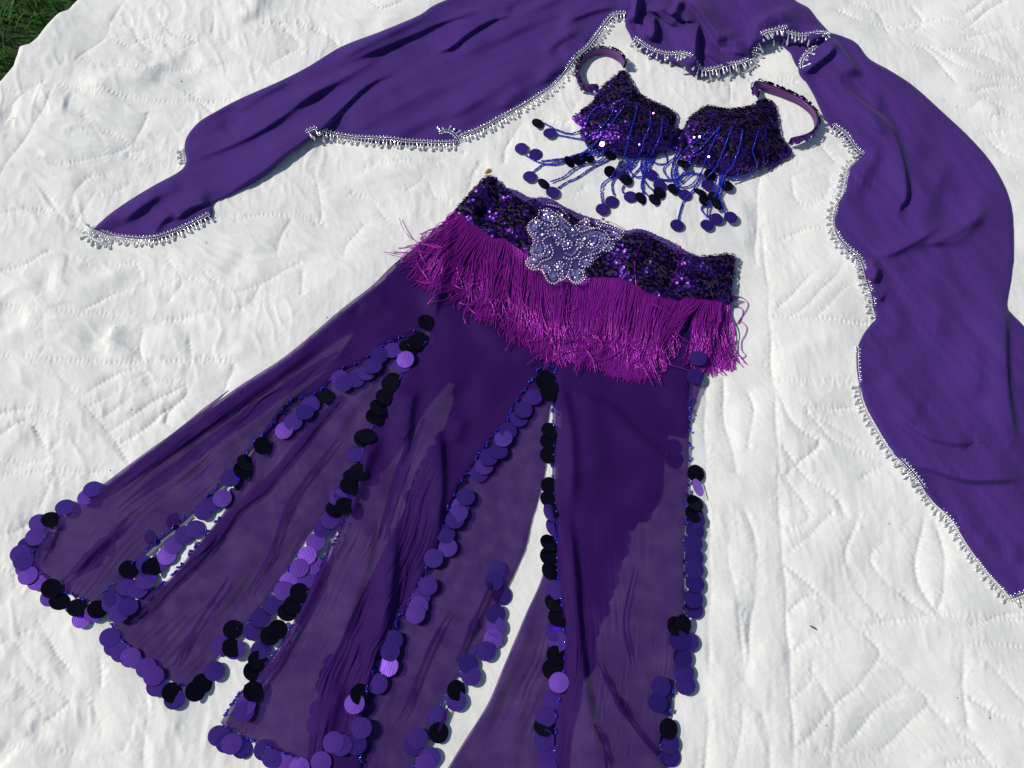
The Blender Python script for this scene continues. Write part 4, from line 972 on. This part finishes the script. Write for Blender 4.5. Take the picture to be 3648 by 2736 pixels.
CUR = [OUT[4:] + OUT[:4],
 B((1480, 510), (1410, 535), (1395, 590), (1425, 645), (1465, 640)), B((1500, 520), (1580, 560), (1640, 572)), B((1640, 480), (1620, 530), (1660, 570), (1685, 530), (1660, 482)), B((1600, 670), (1580, 630), (1640, 602), (1720, 612), (1760, 660), (1740, 700)),
 B((1440, 850), (1520, 860), (1558, 800), (1530, 720), (1570, 680)), B((1395, 935), (1430, 980), (1480, 965), (1520, 920), (1600, 890), (1635, 830), (1610, 760)), B((1545, 1030), (1525, 980), (1570, 962), (1608, 1000), (1590, 1030)),
 B((1695, 1092), (1685, 1060), (1720, 1032), (1735, 1066), (1708, 1092)), B((1795, 1000), (1780, 1060), (1815, 1112), (1880, 1118), (1930, 1075), (1920, 1015), (1890, 1000)), B((1815, 930), (1795, 1000)), B((1890, 950), (1910, 890), (1990, 862), (2090, 832)),
 B((2010, 920), (1985, 965), (1930, 975), (1895, 950)), B((1740, 800), (1730, 750), (1780, 712), (1820, 742), (1800, 788), (1750, 798)), B((1860, 760), (1880, 702), (1930, 722), (1920, 780), (1880, 788)), B((1680, 760), (1660, 720), (1690, 692), (1740, 722)),
 B((1850, 570), (1900, 630), (2000, 602), (2100, 602), (2165, 650), (2190, 720), (2155, 775), (2100, 815)), B((1890, 600), (1905, 545), (1958, 508), (1990, 535), (1975, 580)), B((2000, 720), (1965, 768), (2020, 788), (2078, 750), (2095, 680)),
 C((370, 215), (320, 185), (260, 165), (190, 145), (120, 135)), C((360, 225), (325, 268), (260, 280), (175, 270)), C((290, 325), (275, 365), (230, 392), (185, 378), (200, 332)), B((1650, 960), (1700, 922), (1738, 950), (1700, 998), (1652, 1008)),
 B((1520, 420), (1580, 400), (1640, 440), (1720, 490), (1800, 560)), B((1470, 760), (1490, 700), (1460, 660)), B((1900, 830), (1860, 880), (1800, 900), (1740, 880)), B((1560, 620), (1530, 600), (1500, 570))]
PB, GB, PBX = [], [], []
def on_med(px):
    z = .018
    for _ in range(3):
        p = at([px], z)[0]
        h = TM.ray_cast(Vector((p[0], p[1], .3)), Vector((0, 0, -1)))[0]
        if h is not None: z = h.z
    return at([px], z)[0]
for c in CUR:
    W = smooth(c, max(3, int(length(smooth(c, 80)) / 8.6)))
    for q in W: PB.append(on_med(q) + (0, 0, .0012)); PBX.append(q)
    W2 = smooth(c, max(4, int(length(smooth(c, 80)) / 4.2)))
    t = np.gradient(W2, axis=0); t /= np.linalg.norm(t, axis=1)[:, None] + 1e-9
    for q in W2 + np.stack([-t[:, 1], t[:, 0]], 1) * -7.6: GB.append(on_med(q) + (0, 0, .0008))
mesh('pearl_beads', *beads(np.array(PB), .00165), M['pearl'], med)['kind'] = 'stuff'
mesh('gunmetal_beads', *beads(np.array(GB), .0008), M['gunmetal'], med)['kind'] = 'stuff'
SQ = []
for c in CUR:
    cc = smooth(c, 60); L_ = length(cc)
    for off, st in ((15, 7.5), (27, 9)):
        W = smooth(c, max(3, int(L_ / st)))
        t = np.gradient(W, axis=0); t /= np.linalg.norm(t, axis=1)[:, None] + 1e-9
        k_ = np.stack([-t[:, 1], t[:, 0]], 1)
        ctr = cc.mean(0); sg = np.sign(((ctr - W) * k_).sum(1)).mean()
        if off > 20 and L_ < 110: continue
        for q in W + k_ * off * (1 if sg >= 0 else -1):
            if min(np.hypot(*(np.array(PBX) - q).T)) > 6: SQ.append(on_med(q))
p = np.array(SQ); n = np.tile([0, 0, 1.0], (len(p), 1))
mesh('lilac_sequins', *sequins(p, n, .0023, .20, 12, lift=.0002), M['sequin_silver'], med, smooth_=False)['kind'] = 'stuff'

# ------------------------------------------------------------------ bra top
bra = thing('bra_top', (*at([(2440, 480)])[0][:2], 0), 'purple sequinned bra top with blue bead strands ending in round discs', 'bra')
CL = A((760, 192), (700, 240), (640, 290), (600, 350), (555, 410), (490, 458), (478, 505), (520, 540), (495, 600), (520, 650), (565, 690), (620, 722), (720, 738), (800, 748), (950, 742), (1060, 716), (1150, 690), (1168, 610), (1110, 545), (1118, 470), (1050, 428), (930, 370), (870, 330), (820, 250), (792, 195))
CR = A((1158, 600), (1210, 500), (1300, 430), (1350, 420), (1450, 440), (1540, 432), (1620, 420), (1660, 392), (1720, 380), (1770, 420), (1790, 520), (1810, 620), (1855, 680), (1852, 735), (1770, 772), (1700, 820), (1600, 858), (1500, 880), (1400, 862), (1330, 820), (1260, 800), (1180, 772), (1162, 690))
def cup(out_px, c_px, h, nb=170, rings=26):
    P = smooth(out_px + out_px[:1], nb + 1)[:-1]; c = np.asarray(c_px)
    PX = np.vstack([c + (P - c) * max(k, .02) / rings for k in range(rings + 1)])
    f = np.repeat(np.arange(rings + 1) / rings, nb)
    g = .0055 + h * np.cos(np.clip(f, 0, 1) * math.pi / 2) ** .85
    g *= 1 + .03 * np.sin(np.tile(np.arange(nb) * 2 * math.pi / nb * 5, rings + 1)) * f
    edge = f > .995
    z = qs(at(PX)[:, :2]) + np.where(edge, .002, g)
    a = (PX[:, 0] - PW / 2) / FPX; b = -(PX[:, 1] - PH / 2) / FPX
    t = (z - CAM[2]) / (-math.sin(TH) + b * math.cos(TH))
    VV = np.c_[a * t, CAM[1] + (math.cos(TH) + b * math.sin(TH)) * t, z]
    F = np.array([(k * nb + i, k * nb + (i + 1) % nb, (k + 1) * nb + (i + 1) % nb, (k + 1) * nb + i) for k in range(rings) for i in range(nb)])
    return VV, F
BRG = [tuple(np.array(A((1160, 655))[0]) + (30 * math.cos(a), 42 * math.sin(a))) for a in np.arange(10) * math.pi / 5]
cups = [cup(CL, A((830, 575))[0], .034), cup(CR, A((1470, 655))[0], .036), cup(BRG, A((1160, 655))[0], .009, 60, 8)]
for j, cp in enumerate(cups):
    o = mesh('cup' if j < 2 else 'centre_bridge', *cp, M['sequin_base'], bra)
    p, n = scatter(cp, 2300 if j < 2 else 160, 20 + j)
    # shingled downwards like sewn rows
    mesh('sequins', *sequins(p, n, .0026, .13, 30 + j, patch=.15), M['sequin'], o, smooth_=False)['kind'] = 'stuff'
TC = bvh(*cups)
# added sequins tilted to catch the sun, their glint put into lighter foil
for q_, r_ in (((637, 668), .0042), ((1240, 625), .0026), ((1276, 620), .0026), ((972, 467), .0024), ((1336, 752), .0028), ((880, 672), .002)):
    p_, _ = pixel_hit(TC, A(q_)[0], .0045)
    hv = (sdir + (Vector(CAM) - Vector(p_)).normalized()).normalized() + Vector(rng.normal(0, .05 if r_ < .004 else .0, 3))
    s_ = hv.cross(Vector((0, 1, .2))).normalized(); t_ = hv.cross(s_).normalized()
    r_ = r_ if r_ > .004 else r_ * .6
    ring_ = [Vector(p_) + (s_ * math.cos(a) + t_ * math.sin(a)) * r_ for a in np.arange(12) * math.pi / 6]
    mesh('glint_sequin', [tuple(v) for v in ring_], [tuple(range(12))], M['sequin_glint'], bra, smooth_=False)
# side wings
for pts, hw in ((A((478, 500), (500, 530), (530, 560)), .010), (A((1700, 810), (1780, 760), (1850, 720)), .010)):
    W = path(pts, .004); t = np.gradient(W, axis=0); t /= np.linalg.norm(t, axis=1)[:, None]; nn = np.stack([-t[:, 1], t[:, 0]], 1)
    VV = []
    for k in np.linspace(-1, 1, 5):
        q = W + nn * hw * k
        VV.append(np.c_[q, qs(q) + .003 + .006 * (1 - k * k)])
    VV = np.stack(VV, 1).reshape(-1, 3)
    wg = (VV, grid_faces(len(W), 5))
    o = mesh('side_wing', *wg, M['lining'], bra)
    p, n = scatter(wg, 120, 77)
    mesh('sequins', *sequins(p, n, .0024, .25, 78), M['sequin'], o, smooth_=False)['kind'] = 'stuff'
# straps stand on edge: violet lining inside, sequins outside
def strap(pts, h, inner, lean):
    W = path(pts, .004); n = len(W)
    t = np.gradient(W, axis=0); t /= np.linalg.norm(t, axis=1)[:, None]
    nn = np.stack([-t[:, 1], t[:, 0]], 1) * inner
    z0 = qs(W) + .003
    s = np.linspace(0, 1, n); lift = .012 * np.exp(-(s / .12) ** 2) + .006 * np.exp(-((1 - s) / .12) ** 2)
    hh = h * (1 + .1 * np.sin(s * 9))
    bot = np.c_[W - nn * .001, z0 + lift]; topv = np.c_[W + nn * lean, z0 + lift + hh]
    th_ = .0016
    VV = np.stack([bot + np.c_[nn * th_, 0 * z0], topv + np.c_[nn * th_, 0 * z0], topv - np.c_[nn * th_, 0 * z0], bot - np.c_[nn * th_, 0 * z0]], 1).reshape(-1, 3)
    F, mi = [], []
    for i in range(n - 1):
        for k in range(4):
            F.append((i * 4 + k, i * 4 + (k + 1) % 4, i * 4 + 4 + (k + 1) % 4, i * 4 + 4 + k)); mi.append(0 if k in (0,) else 1)
    o = mesh('strap', VV, F, [M['lining'], M['sequin_base']], bra, mi)
    g = np.random.default_rng(5)
    cnt = int(length(W) / .0008)
    u = g.random(cnt); i = (u * (n - 1)).astype(int); v = np.where(g.random(cnt) < .35, g.uniform(.9, 1.06, cnt), g.random(cnt))[:, None]
    P = bot[i] * (1 - v) + topv[i] * v - np.c_[nn[i] * th_, np.zeros(cnt)]
    Nn = np.c_[-nn[i], np.full(cnt, .25)]; Nn /= np.linalg.norm(Nn, axis=1)[:, None]
    mesh('sequins', *sequins(P, Nn, .0030, .35, 41, lift=.0012), M['sequin'], o, smooth_=False)['kind'] = 'stuff'
strap(A((600, 352), (520, 330), (492, 270), (484, 205), (530, 135), (600, 106), (680, 114), (740, 152), (772, 205)), .014, -1, -.002)
strap(A((1650, 400), (1622, 350), (1645, 322), (1740, 352), (1840, 392), (1930, 438), (2000, 505), (2022, 570), (1995, 630), (1935, 668), (1848, 692)), .014, -1, -.002)

ST = [
 ([(655, 410), (590, 440), (550, 490), (520, 560), (440, 600), (350, 580), (260, 535)], (215, 535), 'k'), ([(715, 430), (690, 490), (640, 550), (570, 610), (500, 635), (400, 620), (330, 605)], (292, 597), 'i'),
 ([(780, 425), (740, 480), (690, 550), (640, 600), (600, 660), (560, 690), (480, 740), (380, 770), (280, 800), (200, 780), (140, 745)], (105, 697), 'i'), ([(520, 640), (545, 690), (590, 715), (500, 730), (400, 760), (300, 775), (240, 780)], (200, 735), 'i'),
 ([(600, 705), (450, 760), (350, 800), (250, 805), (210, 830), (185, 850)], (160, 883), 'i'), ([(640, 640), (640, 760), (560, 790), (450, 830), (390, 880), (300, 915)], (252, 932), 'k'), ([(740, 735), (650, 785), (560, 830), (470, 890), (400, 920), (350, 955)], (312, 985), 'i'),
 ([(560, 690), (500, 745), (450, 775)], (420, 787), 'k'), ([(620, 720), (540, 750), (500, 770)], (482, 775), 'k'), ([(640, 720), (590, 745)], (545, 760), 'k'), ([(720, 700), (705, 730)], (690, 745), 'k'),
 ([(865, 425), (850, 500), (820, 600), (800, 680), (780, 760), (730, 830), (700, 880), (640, 930), (628, 990), (640, 1060)], (638, 1097), 'i'), ([(955, 460), (945, 560), (910, 650), (890, 720), (820, 800), (720, 890), (700, 950), (712, 1000)], (700, 1047), 'i'),
 ([(1030, 505), (1025, 590), (990, 680), (950, 750), (880, 830), (780, 940), (770, 980), (790, 1000)], (822, 1015), 'i'), ([(820, 740), (790, 800), (730, 840)], (690, 852), 'k'), ([(850, 745), (830, 800), (800, 850)], (795, 905), 'k'), ([(880, 745), (850, 810), (800, 850)], (770, 875), 'p'),
 ([(980, 745), (930, 820), (900, 900), (895, 960), (940, 1010)], (980, 1035), 'k'), ([(960, 745), (910, 830), (905, 930), (900, 1000)], (890, 1025), 'k'), ([(930, 745), (915, 790), (930, 840)], (958, 870), 'p'), ([(1000, 735), (960, 800), (940, 870), (980, 910)], (1015, 940), 'i'),
 ([(900, 745), (890, 830), (920, 920), (970, 975)], (1012, 990), 'k'), ([(1110, 690), (1130, 740), (1070, 790), (1040, 830), (1060, 880), (1130, 940), (1110, 955)], (1105, 965), 'k'), ([(1130, 700), (1100, 800), (1090, 880), (1120, 940), (1150, 970)], (1178, 1002), 'i'),
 ([(1340, 580), (1270, 640), (1200, 690), (1150, 760), (1110, 850), (1130, 940)], None, ''), ([(1415, 550), (1300, 680), (1230, 740), (1190, 830), (1120, 900), (1010, 900)], None, ''),
 ([(1410, 560), (1370, 650), (1320, 760), (1290, 850), (1240, 960), (1180, 1030), (1150, 1100), (1135, 1170)], (1128, 1202), 'i'), ([(1490, 560), (1460, 640), (1420, 740), (1380, 830), (1300, 910)], (1335, 940), 'p'),
 ([(1560, 580), (1540, 680), (1500, 790), (1440, 880), (1420, 940), (1340, 1060), (1325, 1150)], (1325, 1202), 'i'), ([(1660, 590), (1640, 660), (1625, 720), (1650, 800), (1630, 860), (1560, 890), (1490, 912)], (1455, 945), 'k'),
 ([(1430, 870), (1400, 980), (1430, 1080), (1445, 1120)], (1480, 1150), 'i'), ([(1410, 870), (1390, 1000), (1320, 1060), (1288, 1090), (1310, 1130), (1360, 1150)], (1385, 1162), 'p'), ([(1420, 870), (1410, 960), (1400, 1030)], (1395, 1065), 'k'), ([(1400, 865), (1370, 960), (1340, 1010)], (1310, 1040), 'k'),
 ([(1340, 830), (1300, 900), (1290, 950)], (1278, 985), 'k'), ([(1330, 760), (1350, 820)], (1345, 872), 'k'), ([(1445, 880), (1440, 940), (1410, 1000)], (1370, 1020), 'k'), ([(1280, 860), (1240, 920), (1190, 950), (1140, 945), (1110, 900)], None, ''), ([(1050, 720), (1060, 790), (1000, 800), (965, 770), (970, 740)], None, ''),
 ([(1000, 890), (1080, 910), (1200, 860), (1290, 870)], None, ''), ([(1220, 800), (1150, 880), (1120, 950), (1180, 900), (1240, 850)], None, ''), ([(1150, 720), (1120, 780), (1125, 860), (1160, 920)], (1170, 800), 'k'), ([(830, 745), (800, 810), (850, 880), (910, 880)], None, ''), ([(1520, 830), (1525, 870), (1480, 890), (1430, 870)], None, ''),
]
for pts, dpx, kd in ST:
    px = smooth(A(*pts), max(8, int(length(A(*pts)) / 5.2)))
    out = []
    for q in px:
        P, z = pixel_hit(TC, q)
        out.append(P)
    out = np.array(out); z = out[:, 2].copy()
    zs = np.convolve(np.pad(z, 3, 'edge'), np.ones(7) / 7, 'valid')
    zz = np.maximum(z, zs) + .0022 + random.uniform(0, .0015)
    out = np.array([at([q], k)[0] for q, k in zip(px, zz)])
    out += rng.normal(0, .00018, out.shape)
    st = mesh('bead_strand', *beads(out, rng.uniform(.00155, .0019, len(out))), M['blue_bead'], bra)
    if dpx: put_disc(A(dpx)[0], kd, st, TC, scale=.84, lift=.003, stack=random.uniform(0, .002))

# ------------------------------------------------------------------ small litter on the quilt
def husk(name, a, b, wdt, m, label, cat):
    P = at([a, b]); P[:, 2] = qz(P[:, :2]) + .0022
    W = np.array([P[0] + (P[1] - P[0]) * t for t in np.linspace(0, 1, 7)])
    W[:, 2] += .0012 * np.sin(np.linspace(0, math.pi, 7))
    r = wdt * np.array([.15, .7, 1, 1, .85, .5, .1])
    v, f = tubes([W], r, 6)
    o = mesh(name, v, f, m, origin=W[3] - np.array([0, 0, wdt]))
    tag(o, label, cat)
husk('plant_husk', B((955, 58))[0], B((1018, 12))[0], .0027, M['husk'], 'small straw coloured plant husk by the upper corner of the belt', 'husk')
husk('twig', T22((818, 737))[0], T22((866, 766))[0], .0011, M['twig'], 'tiny dark brown twig on the bare quilt at right', 'twig')
SP = np.vstack([at(T01((755, 470), (798, 462), (405, 476), (715, 1390), (860, 1005), (2120, 400))), at(T22((690, 310), (1185, 600), (1345, 70), (1165, 95), (1990, 1335), (1780, 1205), (930, 1385))), at(T21((670, 1610), (60, 1250))), at(T00((430, 965), (1170, 515), (90, 770), (2050, 1200), (1340, 1580))), at(T20((645, 790)))])
SP[:, 2] = qz(SP[:, :2]) + .0006
tag(mesh('specks', *beads(SP, rng.uniform(.0005, .0011, len(SP))), M['speck']), 'scattered dark specks of dirt on the white quilt', 'specks', kind='stuff')
